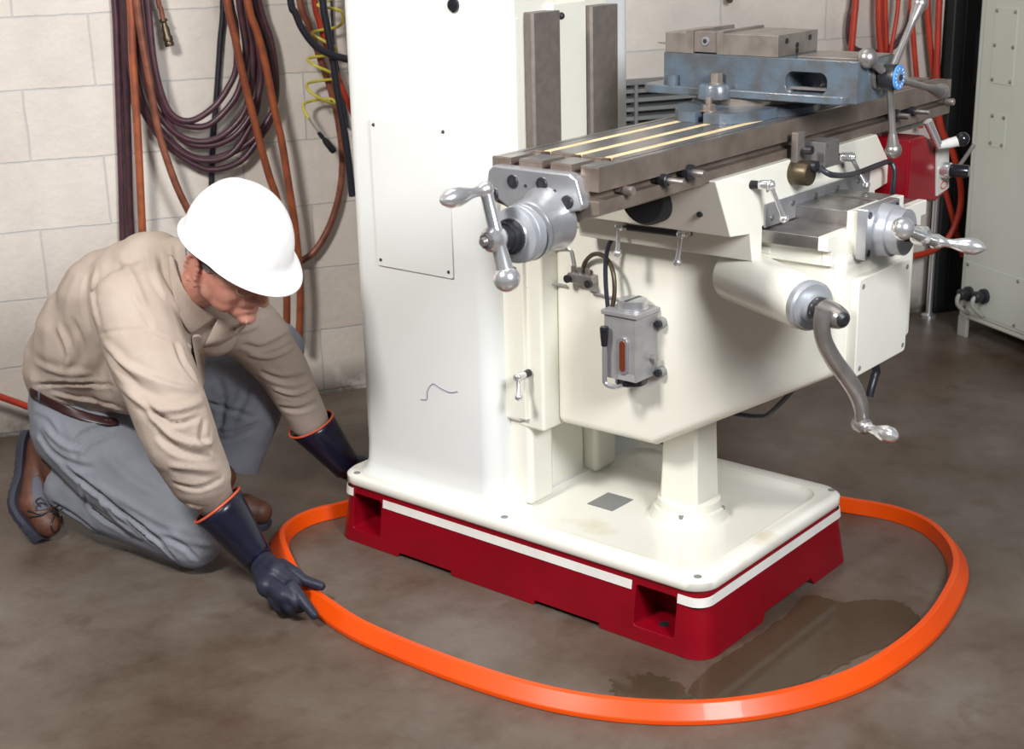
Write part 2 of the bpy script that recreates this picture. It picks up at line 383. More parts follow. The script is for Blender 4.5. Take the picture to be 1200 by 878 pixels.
# pedestal
mb = MB(); px_, py_ = 2.762, 1.765
rings = []
for z, h, r_ in ((.20, .055, .009), (.28, .052, .008), (.46, .047, .007)):
    rings.append([V((x, y, z)) for x, y in rrect(px_-h, px_+h, py_-h, py_+h, r_, 1)])
loft(mb, rings); ped = mb.build('lift_screw_pedestal', 'cream', mill, .002, angle=30)
MB().lathe((px_, py_, .172), (px_, py_, .225), [(0, .110), (.1, .097), (.32, .090), (.55, .086), (.62, .079), (.95, .076), (1, .070)], 40).build('pedestal_flange', 'cream', ped, angle=25)
for a in (200, 290): MB().cyl((px_+.083*math.cos(R(a)), py_+.083*math.sin(R(a)), .196), (px_+.083*math.cos(R(a)), py_+.083*math.sin(R(a)), .204), .006).build('flange_screw', 'vent', ped)

# knee
knee = MB().prism([(2.055, .392), (1.77, .395), (1.33, .645), (1.31, .665), (1.31, .895), (1.335, .905), (2.055, .905)], 0, 2.612, 2.96).build('knee', 'cream', mill, .022, 5)
MB().prism([(2.05, .385), (2.13, .385), (2.13, .955), (2.05, .955)], 0, 2.558, 3.01).build('knee_slide', 'cream', knee, .008, 3)
MB().box(2.545, 2.6, 2.095, 2.125, .41, .93).build('gib_strip', 'cream', knee, .003)
MB().box(2.600, 2.97, 1.47, 2.06, .893, .912).build('knee_top', 'cream', knee, .004)
prof = [(2.60, .886), (3.02, .886), (3.02, .917), (3.045, .917), (3.045, .95), (2.925, .95), (2.925, .98), (2.712, .98), (2.712, .95), (2.58, .95), (2.58, .921), (2.60, .917)]
MB().prism(prof, 1, 1.330, 1.352).build('knee_front_plate', 'cream', knee, .002)
MB().prism([(2.602, .885), (3.018, .885), (3.018, .919), (2.602, .919)], 1, 1.352, 1.9).build('way_support', 'cream', knee, .002)
MB().prism([(2.582, .922), (3.043, .922), (3.043, .9485), (2.582, .9485)], 1, 1.352, 1.9).build('cross_way', 'steel', knee, .0012)
MB().prism([(2.714, .948), (2.923, .948), (2.923, .979), (2.714, .979)], 1, 1.352, 1.9).build('cross_way_rib', 'steel', knee, .0012)
MB().box(2.845, 2.85, 1.353, 1.477, .978, .9815).build('scribed_strip', 'jaw', knee)
# front boss blending bearing plate to knee
MB().box(2.625, 2.96, 1.312, 1.40, .655, .902).build('knee_front', 'cream', knee, .014, 4)
cp = MB().prism(rrect(2.645, 2.885, .645, .855, .012, 4), 1, 1.312, 1.288).build('cover_plate', 'cream', mill, .003)
for x, z in ((2.663, .838), (2.868, .838), (2.663, .662), (2.868, .662)):
    MB().cyl((x, 1.29, z), (x, 1.2865, z), .0055, seg=16).build('cover_screw', 'vent', cp)
# saddle
prof = [(2.398, 1.078), (2.460, .955), (2.535, .947), (2.548, .887), (2.585, .885), (2.585, .955), (3.055, .955), (3.05, .90), (3.10, .90), (3.10, .946), (3.17, .954), (3.168, 1.003), (3.095, 1.078)]
saddle = MB().prism(prof, 1, 1.482, 1.93).build('saddle', 'cream', mill, .003)
MB().box(2.588, 3.06, 1.4775, 1.483, .951, 1.001).build('wiper_plate', 'alu', saddle, .001)
for x in (2.615, 2.70, 2.80, 2.90, 3.00): MB().cyl((x, 1.479, .985 if x > 2.65 else .968), (x, 1.4745, .985 if x > 2.65 else .968), .006, seg=14).build('wiper_screw', 'steel', saddle)
for x, z in ((2.60, 1.03), (2.82, 1.035), (2.93, 1.03)): MB().cyl((x, 1.484, z), (x, 1.4805, z), .006, seg=14).build('saddle_plug', 'vent', saddle)
MB().cyl((2.44, 1.54, 1.0), (2.431, 1.54, 1.0), .006, seg=14).build('saddle_plug', 'dark', saddle)
MB().lathe((2.46, 1.66, 1.025), (2.405, 1.66, 1.025), [(0, .058), (.8, .058), (1, .052)], 40).build('bore_shade_disc', 'dark', saddle)  # dark disc stands in for the shaded recess in the saddle side
MB().cyl((2.541, 1.79, .925), (2.541, 1.64, .928), .008).build('grease_pipe', 'black', knee)

# table
TX0, TX1, TY0, TY1 = 2.035, 3.53, 1.497, 1.742
tp = [(TY0, 1.157), (TY0, 1.113), (TY0+.022, 1.113), (TY0+.022, 1.097), (TY0, 1.097), (TY0, 1.073), (TY0+.03, 1.066), (TY0+.045, 1.055), (TY1-.045, 1.055), (TY1-.03, 1.066), (TY1, 1.073), (TY1, 1.097), (TY1-.02, 1.097), (TY1-.02, 1.113), (TY1, 1.113), (TY1, 1.157)]
table = MB().prism(tp, 0, TX0, TX1).build('table', 'tablem', mill)
SLY = (1.547, 1.615, 1.688)
c = MB()
for y in SLY: c.box(TX0-.02, TX1+.02, y-.010, y+.010, 1.142, 1.2)
cut(table, c)
c = MB()
c.box(2.105, 2.13, 1.522, 1.715, 1.150, 1.2); c.box(2.10, TX1-.06, 1.510, 1.5145, 1.152, 1.2); c.box(2.10, TX1-.06, 1.7225, 1.727, 1.152, 1.2)
cut(table, c); finish(table, .0012, 2)
for y0, y1 in ((TY0+.001, 1.5098), (1.5152, 1.5368), (1.5572, 1.6048), (1.6252, 1.6778), (1.6982, 1.7222), (1.7274, TY1-.001)):
    MB().box(2.132 if 1.512 < y0 < 1.72 else 2.037, TX1-.002, y0, y1, 1.1565, 1.1578).build('ground_land', 'tabletop', table)
for y0, y1 in ((1.512, 1.5368), (1.5572, 1.6048), (1.6252, 1.6778), (1.6982, 1.725)):
    MB().box(2.037, 2.102, y0, y1, 1.1565, 1.1578).build('ground_land', 'tabletop', table)
for y in SLY:
    MB().box(2.133, 2.80, y-.0088, y+.0088, 1.147, 1.1578).build('slot_cover', 'tan', table, .001)
    MB().box(2.12, 2.133, y-.006, y+.006, 1.142, 1.157).build('slot_chips', 'rust', table)
MB().box(2.55, 3.45, TY0+.03, TY0+.04, 1.05, 1.075).build('table_guard', 'steeld', table)
# end bracket and left handwheel
ew = thing  # alias unused
poly = [(1.736, 1.088), (1.742, 1.100), (1.735, 1.135), (1.722, 1.146), (1.545, 1.146), (1.532, 1.138), (1.517, 1.092), (1.520, 1.082), (1.540, 1.078), (1.556, 1.07), (1.60, 1.0), (1.645, 1.0), (1.69, 1.07), (1.712, 1.082)]
brk = MB().prism(poly, 0, TX0+.002, TX0-.022).build('end_bracket', 'alu', mill, .005, 3)
for y, z in ((1.675, 1.120), (1.607, 1.122), (1.723, 1.092), (1.550, 1.095)):
    MB().lathe((2.016, y, z), (2.0095, y, z), [(0, .0125), (.8, .0125), (1, .0115)], 20).build('socket_bolt', 'black', brk)
    MB().hexb((2.0105, y, z), (2.0088, y, z), .0065).build('bolt_socket', 'dark', brk)
for y, z in ((1.645, 1.115), (1.578, 1.112)): MB().cyl((2.014, y, z), (2.0115, y, z), .003, seg=12).build('dowel_hole', 'dark', brk)
hy, hz = 1.598, 1.046
MB().lathe((2.025, hy+.004, hz+.012), (1.948, hy, hz), [(0, .062), (.15, .058), (.3, .055), (.6, .0535), (.78, .0535), (.8, .0505), (.86, .0505), (.88, .0535), (1, .0535)], 48).build('bearing_barrel', 'alu', brk)
wl = MB().lathe((1.948, hy, hz), (1.918, hy, hz), [(0, .052), (.55, .0515), (.6, .050), (.95, .050), (1, .045)], 48).build('table_dial', 'alug', mill)
MB().lathe((1.92, hy, hz), (1.878, hy, hz), [(0, .032), (.3, .032), (.35, .027), (.6, .027), (.62, .023), (1, .021)], 32).build('clutch_collar', 'black', wl)
MB().cyl((1.917, hy, hz), (1.908, hy, hz), .033, .031).build('dial_ring', 'alu', wl)
def hlathe(a, b, m, name, parent, k=1.0):
    # tapered machine handle: slim neck, bulb, pointed end
    return MB().lathe(a, b, [(0, .0095*k), (.06, .011*k), (.12, .008*k), (.3, .0085*k), (.42, .0115*k), (.62, .0155*k), (.8, .0145*k), (.93, .008*k), (1, .002*k)], 28).build(name, m, parent)
hx = 1.868
T_ = onp(569, 222, 0, hx); B_ = onp(594, 327, 0, hx); Cc = V((hx, hy, hz+.004))
hw = MB().lathe(T_, B_, [(0, .0125), (.1, .0115), (.42, .0125), (.5, .0145), (.56, .0125), (.9, .0155), (1, .0155)], 28).build('ball_crank', 'chrome', mill)
MB().ball(B_, .0235, 32).build('crank_ball', 'chrome', hw)
MB().ball(T_, .015, 24).build('crank_eye', 'chrome', hw)
MB().lathe(Cc+V((.014, 0, 0)), Cc-V((.02, 0, 0)), [(0, .019), (.2, .022), (.8, .022), (1, .015)]).build('crank_hub', 'chrome', hw)
mb = MB(); mb.hexb(Cc-V((.018, 0, 0)), Cc-V((.028, 0, 0)), .0135); mb.cyl(Cc-V((.028, 0, 0)), Cc-V((.036, 0, 0)), .009, .006); mb.build('crank_nut', 'dsteel', hw)
hlathe(T_-V((.005, 0, 0)), T_+V((-.112, .004, -.002)), 'chrome', 'handle', hw, 1.15)
# cross-feed bearing plate, dial and crank on the knee front
MB().box(2.668, 2.80, 1.306, 1.335, .895, .99).build('plate_riser', 'cream', knee, .002)
wp = MB().prism(rrect(2.658, 2.805, .893, .999, .004, 3), 1, 1.308, 1.284).build('bearing_plate', 'alu', mill, .0025)
for x, z in ((2.669, .985), (2.669, .907), (2.791, .985), (2.791, .907)): MB().cyl((x, 1.286, z), (x, 1.2825, z), .0075, seg=16).build('socket_bolt', 'black', wp)
fx, fz = 2.732, .945
MB().lathe((fx, 1.286, fz), (fx, 1.232, fz), [(0, .056), (.2, .054), (.5, .053), (.55, .048), (1, .0475)], 48).build('feed_dial', 'alug', mill)
MB().cyl((fx, 1.235, fz), (fx, 1.19, fz), .019, .017).build('feed_shaft', 'black', wp)
hb = onp(1079, 276, 1, 1.178)
ballp = onp(1058, 268, 1, 1.175)
far_ = onp(1097, 283, 1, 1.175)
fc = MB().lathe(ballp, far_, [(0, .011), (.35, .011), (.5, .014), (.65, .011), (1, .0125)], 24).build('feed_crank', 'chrome', mill)
MB().ball(ballp, .0225, 32).build('crank_ball', 'chrome', fc)
MB().lathe(hb+V((0, .016, 0)), hb-V((0, .016, 0)), [(0, .016), (.2, .0195), (.8, .0195), (1, .014)]).build('crank_hub', 'chrome', fc)
MB().ball(far_, .0155).build('crank_eye', 'chrome', fc)
hlathe(far_-V((0, .006, 0)), far_+V((.012, -.1, -.004)), 'chrome', 'handle', fc, 1.1)
# lift crank on its angled boss
D = V((2.497, 1.326, .832)); ax_ = V((-.45, -.89, -.02)).normalized()
MB().lathe(D-ax_*.26, D, [(0, .06), (.6, .056), (.97, .054), (1, .051)], 48).build('lift_boss', 'cream', knee)
ld = MB().lathe(D-ax_*.002, D+ax_*.022, [(0, .0505), (.7, .0505), (.85, .047), (1, .046)], 48).build('lift_dial', 'alug', mill)
MB().lathe(D+ax_*.02, D+ax_*.036, [(0, .032), (.9, .031), (1, .026)], 32).build('dial_hub', 'alug', ld)
mb = MB(); mb.lathe(D+ax_*.03, D+ax_*.072, [(0, .024), (.4, .026), (.8, .025), (1, .02)], 24)
mb.build('knurled_clutch', 'black', ld)
for k in range(10):
    t0 = ax_.orthogonal().normalized(); t1 = ax_.cross(t0); q = t0*math.cos(k*.628)+t1*math.sin(k*.628)
    MB().cyl(D+ax_*.046+q*.024, D+ax_*.046+q*.0262, .003, seg=8).build('clutch_pin', 'dsteel', ld)
Q = D+ax_*.092
def pl_(px, py, q=Q, n=ax_):
    r = ray(px, py); return CAM+r*((q-CAM).dot(n)/r.dot(n))
path = [pl_(x, y) for x, y in ((967, 362), (963, 380), (966, 400), (978, 423), (992, 442), (1003, 460), (1009, 478), (1010, 498))]
crank = MB().tube(path, [.0195, .0165, .0165, .017, .0175, .017, .0155, .0125], 16, 5).build('lift_crank', 'dsteel', mill)
crank.data.name = 'lift_crank'
MB().lathe(Q-ax_*.03, Q+ax_*.026, [(0, .0265), (.5, .025), (.85, .021), (1, .017)], 28).build('crank_boss', 'dsteel', crank)
MB().lathe(Q+ax_*.024, Q+ax_*.034, [(0, .014), (.5, .014), (1, .008)]).build('crank_bolt', 'black', crank)
MB().lathe(path[-1]-ax_*.018, path[-1]+ax_*.018, [(0, .014), (.15, .0165), (.85, .0165), (1, .014)]).build('crank_eye', 'dsteel', crank)
hlathe(path[-1]+ax_*.016, pl_(1052, 513, Q+ax_*.11), 'chrome', 'handle', crank, 1.1)
# small clamp levers
def clamp(base, out, arm, L, parent=mill):
    base, out, arm = V(base), V(out).normalized(), V(arm).normalized()
    o = MB().cyl(base-out*.004, base+out*.018, .0095, .008, 16).build('clamp_lever', 'black', parent)
    mb = MB(); a = base+out*.014; b_ = base+out*.046
    mb.lathe(a, b_, [(0, .008), (.15, .0098), (.8, .0098), (1, .008)], 20); mb.ball(b_-out*.008, .0105)
    mb.tube([b_-out*.008, b_-out*.008+arm*L], [.007, .0045, .005, .007], 12, 4); mb.ball(b_-out*.008+arm*L, .0098)
    mb.build('lever_arm', 'chrome', o); return o
clamp((2.550, 1.80, .93), (-1, -.15, .05), (-.05, .02, -1), .06)
clamp((2.550, 1.63, .932), (-1, .1, .05), (-.05, .12, -1), .062)
clamp((2.548, 2.088, .532), (-1, 0, 0), (-.2, -.18, -.6), .048)
clamp((2.535, 1.482, 1.05), (.35, -1, .03), (.3, -.25, -.85), .078)
clamp((2.885, 1.482, 1.056), (.35, -1, .03), (.35, -.25, -.7), .075)
# square bolt head by the ball crank
q = onp(603, 317, 0, 2.552); MB().box(2.53, 2.56, q.y-.011, q.y+.011, q.z-.011, q.z+.011).build('slide_stop', 'black', knee, .003)
# trip dogs along the table's front slot
for x, r_, L, m_ in ((2.115, .0085, .042, 'jaw'), (2.235, .012, .03, 'black'), (2.325, .0165, .02, 'black'), (3.215, .015, .02, 'black'), (3.30, .0115, .03, 'black'), (3.50, .009, .05, 'jaw')):
    dgo = MB().lathe((x, TY0+.018, 1.105), (x, TY0-L*.45, 1.105), [(0, r_*.7), (.4, r_*.75), (.45, r_), (.95, r_), (1, r_*.85)], 22).build('trip_dog', m_, mill)
    if m_ == 'black': MB().cyl((x, TY0-L*.4, 1.105), (x, TY0-L*1.2-.012, 1.105), r_*.5, r_*.45, 18).build('dog_plunger', 'dsteel', dgo)
# limit switch on the saddle and its cable
sw = MB().box(2.735, 2.80, 1.425, 1.476, 1.057, 1.112).build('limit_switch', 'switchg', mill, .002)
for x, z in ((2.745, 1.105), (2.79, 1.105), (2.745, 1.065), (2.79, 1.065)): MB().cyl((x, 1.426, z), (x, 1.4235, z), .0025, seg=10).build('switch_screw', 'steel', sw)
MB().box(2.692, 2.724, 1.466, 1.482, 1.06, 1.135).build('switch_bracket', 'steeld', sw, .002)
mb = MB(); mb.cyl((2.70, 1.45, 1.10), (2.70, 1.436, 1.10), .009); mb.cyl((2.712, 1.45, 1.065), (2.712, 1.43, 1.065), .012); mb.build('switch_roller', 'black', sw)
MB().lathe((2.705, 1.483, 1.05), (2.705, 1.44, 1.05), [(0, .026), (.9, .026), (1, .024)]).build('switch_boss', 'brass', sw)
cab_pts = [onp(961, 197, 1, 1.42), onp(975, 205, 1, 1.40), onp(1000, 204, 1, 1.42), onp(1030, 193, 1, 1.44), onp(1042, 190, 1, 1.45), onp(1048, 200, 1, 1.44), onp(1046, 228, 1, 1.44), onp(1046, 250, 1, 1.45)]
MB().tube(cab_pts, .0062, 10).build('switch_cable', 'hosek', mill)
# power feed unit under the right end of the table
pf = [(3.02, .925), (3.02, 1.04), (3.10, 1.055), (3.16, 1.085), (3.20, 1.05), (3.29, 1.035), (3.36, 1.03), (3.385, .925)]
pw = MB().prism([(3.16, .915), (3.16, 1.06), (3.24, 1.06), (3.30, 1.035), (3.38, 1.03), (3.40, .905), (3.33, .888)], 1, 1.43, 1.66).build('power_feed_housing', 'red', mill, .006, 3)
MB().prism([(3.30, 1.026), (3.37, 1.020), (3.388, .912), (3.318, .902)], 1, 1.4305, 1.424).build('control_plate', 'panelg', pw, .002)
MB().lathe((3.335, 1.43, .965), (3.335, 1.40, .965), [(0, .02), (.9, .019), (1, .016)]).build('speed_dial', 'chrome', pw)
MB().lathe((3.335, 1.40, .965), (3.345, 1.36, .965), [(0, .016), (.9, .0155), (1, .013)], 12).build('speed_knob', 'blackg', pw)
MB().tube([(3.35, 1.39, .97), (3.40, 1.375, 1.02)], .005).build('selector_lever', 'dsteel', pw)
tor = MB()
tor.tube([V((3.353+.018*math.cos(a*.628), 1.4235, .925+.009*math.sin(a*.628))) for a in range(10)], .0015, 6, 3, True); tor.build('oval_badge', mat('badge_red', (.5, .08, .05), .5), pw)
tl = MB().lathe(onp(1087, 142, 1, 1.42), onp(1101, 172, 1, 1.40), [(0, .011), (1, .009)]).build('feed_lever', 'chrome', mill)
MB().tube([onp(1100, 171, 1, 1.40), onp(1112, 168, 1, 1.39), onp(1124, 165, 1, 1.38)], [.008, .012, .013], 14).build('lever_socket', 'white', tl)
MB().ball(onp(1128, 163, 1, 1.37), .0165).build('lever_knob', 'blackg', tl)
MB().box(3.10, 3.20, 1.52, 1.60, .955, 1.075).build('feed_bracket', 'jaw', pw, .003)

# one-shot lubricator on the knee side
pb = MB().box(2.524, 2.61, 1.757, 1.845, .575, .725).build('lubricator', 'pump', mill, .003)
MB().box(2.519, 2.612, 1.752, 1.85, .724, .735).build('reservoir_lid', 'pump', pb, .002)
MB().lathe((2.565, 1.795, .733), (2.565, 1.795, .757), [(0, .036), (.25, .036), (.3, .034), (.95, .034), (1, .031)], 36).build('filler_cap', 'alu', pb)
MB().box(2.535, 2.595, 1.791, 1.799, .7565, .7575).build('cap_slot', 'black', pb)
MB().prism([(1.7905+.0135*math.cos(R(a)), (.665 if math.sin(R(a)) >= 0 else .605)+.0135*math.sin(R(a))) for a in range(0, 360, 15)], 0, 2.524, 2.519).build('sight_glass_frame', 'alu', pb, .001)
MB().prism([(1.7905+.0075*math.cos(R(a)), (.663 if math.sin(R(a)) >= 0 else .607)+.0075*math.sin(R(a))) for a in range(0, 360, 15)], 0, 2.520, 2.5175).build('sight_glass', 'amber', pb)
MB().box(2.5235, 2.5225, 1.760, 1.805, .578, .594).build('rating_label', 'label', pb)
MB().lathe((2.567, 1.80, .577), (2.567, 1.80, .555), [(0, .037), (.8, .037), (1, .030)]).build('pump_cylinder', 'blackg', pb)
MB().tube([(2.508, 1.832, .665), (2.508, 1.832, .60), (2.508, 1.83, .568), (2.515, 1.81, .560), (2.54, 1.80, .560)], .0055).build('pump_lever', 'alu', pb)
MB().lathe((2.508, 1.832, .700), (2.508, 1.832, .655), [(0, .009), (.1, .0105), (.5, .0095), (1, .007)]).build('lever_grip', 'blackg', pb)
for z in (.70, .585): MB().cyl((2.613, 1.745, z), (2.596, 1.745, z), .0125).build('mounting_lug', 'vent', pb)
for z in (.70, .585): MB().cyl((2.597, 1.744, z), (2.588, 1.744, z), .0085).build('mounting_bolt', 'black', pb)
MB().hexb((2.585, 1.757, .62), (2.585, 1.744, .62), .0095).build('drain_plug', 'dsteel', pb)
# manifold, pipes and hoses
mf = MB().box(2.585, 2.612, 1.925, 1.995, .762, .785).build('manifold', 'dsteel', mill, .003)
for y, z in ((1.99, .772), (1.93, .768)): MB().cyl((2.586, y, z), (2.577, y, z), .0095, seg=14).build('manifold_fitting', 'black', mf)
for y in (1.985, 1.965, 1.945): MB().cyl((2.598, y, .78), (2.598, y, .80), .006, seg=12).build('manifold_fitting', 'dsteel', mf)
X_ = 2.603
pt = lambda px, py, x=X_: onp(px, py, 0, x)
mb = MB(); mb.tube([pt(622, 301, 2.57), pt(636, 293), pt(650, 291), pt(666, 291), pt(670, 300), pt(674, 325)], .003, 8, 4)
mb.build('oil_pipe', 'alu', mf)
MB().tube([pt(600, 334, 2.553), pt(618, 336, 2.56), pt(633, 341), pt(648, 333), pt(664, 335)], .003, 8, 4).build('oil_pipe', 'alu', mf)
MB().tube([pt(692, 342), pt(706, 346), pt(724, 350), pt(738, 352, 2.59)], .0028, 8, 4).build('oil_pipe', 'alu', mf)
MB().tube([pt(685, 328), pt(684, 312), pt(692, 300, 2.59), pt(703, 298, 2.58), pt(713, 306, 2.57), pt(719, 322, 2.56), pt(720, 345, 2.555), pt(716, 366, 2.553)], .0052, 10, 5).build('braided_hose', 'brass', mill)
MB().tube([pt(742, 268), pt(728, 272, 2.58), pt(715, 284, 2.565), pt(710, 305, 2.56), pt(710, 335, 2.553), pt(713, 366, 2.55)], .0052, 10, 5).build('oil_hose', 'hosek', mill)

# loop of cable hanging under the far side of the knee
MB().tube([V((2.86, 1.80, .41)), onp(868, 486, 0, 2.86), onp(888, 488, 0, 2.86), onp(905, 482, 0, 2.86), V((2.86, 1.50, .57))], .006).build('underside_cable', 'hosek', mill)
MB().tube([V((2.93, 1.45, .75)), onp(1025, 425, 1, 1.45), onp(1025, 440, 1, 1.45), onp(1021, 455, 1, 1.45), onp(1019, 465, 1, 1.45)], [.009, .010, .010, .009], 12).build('hanging_hose', 'hosek', mill)

# ------------------------------------------------------------ vise (bolted on the table, a thing of its own)
vise = thing('machine_vise', 'blue-grey swivel-base machine vise with four-arm ball handle bolted on the milling table', 'vise', (2.805, 1.62, 1.1578))
zt = 1.158
sb = MB()
sb.lathe((2.82, 1.645, zt), (2.82, 1.645, zt+.022), [(0, .142), (.7, .142), (1, .135)], 64)
sb.prism([(2.575, 1.585), (2.60, 1.56), (2.68, 1.535), (2.96, 1.535), (3.04, 1.56), (3.065, 1.585), (3.065, 1.685), (3.04, 1.71), (2.96, 1.755), (2.68, 1.755), (2.60, 1.71), (2.575, 1.685)], 2, zt, zt+.021)
so = sb.build('swivel_base', 'vise', vise)
c = MB(); c.box(2.55, 2.625, 1.624, 1.644, zt-.01, zt+.05); c.box(3.015, 3.09, 1.624, 1.644, zt-.01, zt+.05); cut(so, c); finish(so, .003, 2)
MB().lathe((2.82, 1.645, zt+.02), (2.82, 1.645, zt+.038), [(0, .118), (.85, .118), (1, .113)], 64).build('graduated_ring', 'jaw', vise)
nut = MB(); nut.hexb((2.612, 1.634, zt+.022), (2.612, 1.634, zt+.034), .015); nut.cyl((2.612, 1.634, zt+.034), (2.612, 1.634, zt+.05), .007); nut.cyl((2.612, 1.634, zt+.0205), (2.612, 1.634, zt+.023), .018); nut.build('hold_down_nut', 'jaw', vise)
# body
vx0, vx1 = 2.72, 2.89
vb = MB(); vb.prism(rrect(1.352, 1.822, vx0, vx1, .004, 3) and [(x, y) for y, x in rrect(1.352, 1.822, vx0, vx1, .004, 3)], 2, 1.197, 1.283)
body = vb.build('vise_body', 'vise', vise)
c = MB()
c.prism([(1.468+.0+( .030 if math.cos(R(a)) > 0 else -.030)+.018*math.cos(R(a)), 1.234+(.004 if math.sin(R(a)) >= 0 else -.004)+.018*math.sin(R(a))) for a in range(8, 368, 15)], 0, 2.6, 2.80)
cut(body, c); finish(body, .004, 3)
MB().prism([(1.42, 1.218), (1.52, 1.218), (1.52, 1.224), (1.42, 1.224)], 0, 2.735, 2.745).build('inner_rail', 'dsteel', body)
fl = [(2.700, 1.39), (2.705, 1.378), (2.72, 1.368), (2.89, 1.368), (2.905, 1.378), (2.91, 1.39), (2.91, 1.85), (2.895, 1.868), (2.715, 1.868), (2.70, 1.85)]
MB().prism(fl, 2, 1.195, 1.2135).build('vise_flange', 'vise', body, .004, 3)
for x in (2.705, 2.905):
    MB().lathe((x, 1.675, 1.193), (x, 1.675, 1.224), [(0, .038), (.8, .038), (1, .034)], 32).build('bolt_lug', 'vise', body)
    bo = MB(); bo.hexb((x, 1.675, 1.224), (x, 1.675, 1.246), .0145); bo.cyl((x, 1.675, 1.222), (x, 1.675, 1.226), .0165); bo.build('swivel_bolt', 'jaw', vise)
MB().cyl((2.712, 1.79, 1.212), (2.712, 1.79, 1.236), .012).build('index_pin', 'vise', body)
MB().box(vx0+.02, vx1-.02, 1.35, 1.5, 1.283, 1.2865).build('slide_rail', 'jaw', vise, .001)
fj = MB().box(vx0-.001, vx1+.001, 1.762, 1.816, 1.283, 1.326).build('fixed_jaw', 'jaw', vise, .0015)
MB().box(vx0-.001, vx1+.001, 1.744, 1.762, 1.283, 1.332).build('jaw_plate', 'jaw', fj, .001)
mj = MB().box(vx0-.001, vx1+.001, 1.535, 1.668, 1.283, 1.328).build('movable_jaw', 'jaw', vise, .0015)
MB().box(vx0-.001, vx1+.001, 1.668, 1.684, 1.283, 1.333).build('jaw_plate', 'jaw', mj, .001)
for x, z in ((2.755, 1.314), (2.80, 1.302), (2.855, 1.314), (2.80, 1.2905)): MB().cyl((x, 1.536, z), (x, 1.5335, z), .006, seg=16).build('jaw_hole', 'dark', mj)
cb_ = MB().box(vx0+.004, vx0+.03, 1.684, 1.744, 1.286, 1.330).build('clamped_key', 'steeld', vise, .001)
MB().lathe((vx0+.005, 1.715, 1.31), (vx0+.001, 1.715, 1.31), [(0, .0095), (1, .009)]).build('key_screw', 'alu', cb_)
MB().cyl((vx0+.0015, 1.715, 1.31), (vx0+.0004, 1.715, 1.31), .005, seg=14).build('key_hole', 'dark', cb_)
MB().prism([(2.74, 1.816), (2.80, 1.816), (2.77, 1.87)], 2, 1.296, 1.2985).build('pointer_blade', 'jaw', fj)
# handle
hc = V((2.803, 1.322, 1.246))
MB().lathe((hc.x, 1.356, hc.z), (hc.x, 1.343, hc.z), [(0, .027), (.8, .027), (1, .022)]).build('screw_collar', 'dsteel', vise)
MB().cyl((hc.x, 1.345, hc.z), (hc.x, 1.325, hc.z), .0155).build('screw_shaft', 'blackg', vise)
hub = MB().lathe((hc.x, 1.338, hc.z), (hc.x, 1.302, hc.z), [(0, .022), (.2, .026), (.85, .026), (1, .022)], 36).build('vise_handle', 'black', vise)
MB().lathe((hc.x, 1.303, hc.z), (hc.x, 1.2995, hc.z), [(0, .0255), (1, .0245)], 36).build('hub_disc', 'bluedisc', hub)
MB().cyl((hc.x, 1.3, hc.z), (hc.x, 1.2978, hc.z), .011).build('hub_plate', 'alu', hub)
MB().hexb((hc.x, 1.298, hc.z), (hc.x, 1.2955, hc.z), .0065).build('hub_socket', 'black', hub)
for k in range(14):
    a = k*2*math.pi/14
    if k in (3, 10): continue
    p = V((hc.x+.0185*math.cos(a), 1.2992, hc.z+.0185*math.sin(a)))
    MB().box(-.0011, .0011, -.0006, .0004, -.0022, .0022, Matrix.Translation(p) @ Matrix.Rotation(-a+1.57, 4, 'Y')).build('disc_lettering', 'white', hub)
for (px, py, yy), L in (((1078, 4, 1.322), 1), ((1047, 176, 1.322), 1), ((1103, 107, 1.322), 1), ((1027, 70, 1.33), 1)):
    e = onp(px, py, 1, yy) if py != 70 else V((2.745, 1.345, 1.288))
    short = py == 70
    d_ = (e-hc).normalized()
    Ln = (e-hc).length
    sp_ = MB()
    if short:
        sp_.lathe(hc+d_*.015, e, [(0, .0085), (1, .0085)], 18); sp_.ball(e, .021)
    else:
        sp_.lathe(hc+d_*.018, e, [(0, .0085), (.12, .0075), (.72, .0072), (.74, .0085), (1, .0155)], 22); sp_.ball(e, .0175)
    sp_.build('handle_arm', 'dsteel' , hub)
# ------------------------------------------------------------ floor ring, puddle
outer = []
for p in ((366, 720), (400, 744), (435, 762), (509, 793), (600, 824), (680, 842), (762, 850.5), (844, 850), (926, 838), (1008, 813), (1060, 782), (1098, 750), (1122, 716), (1136, 680)):
    q = onp(p[0], p[1], 2, 0); outer.append((q.x, q.y))
for p in ((1129, 634), (1101, 607), (1062, 591), (1025, 583), (992, 578)):
    q = onp(p[0], p[1], 2, .038); outer.append((q.x, q.y))
outer += [(3.33, 2.05), (3.20, 2.40), (2.98, 2.66)]
for p in ((404, 582), (372, 589), (343, 599), (322, 613)):
    q = onp(p[0], p[1], 2, .038); outer.append((q.x, q.y))
for p in ((316, 640), (328, 672), (345, 700)):
    q = onp(p[0], p[1], 2, .012); outer.append((q.x, q.y))
pts = spline([V((x, y, 0)) for x, y in outer], 8, True)
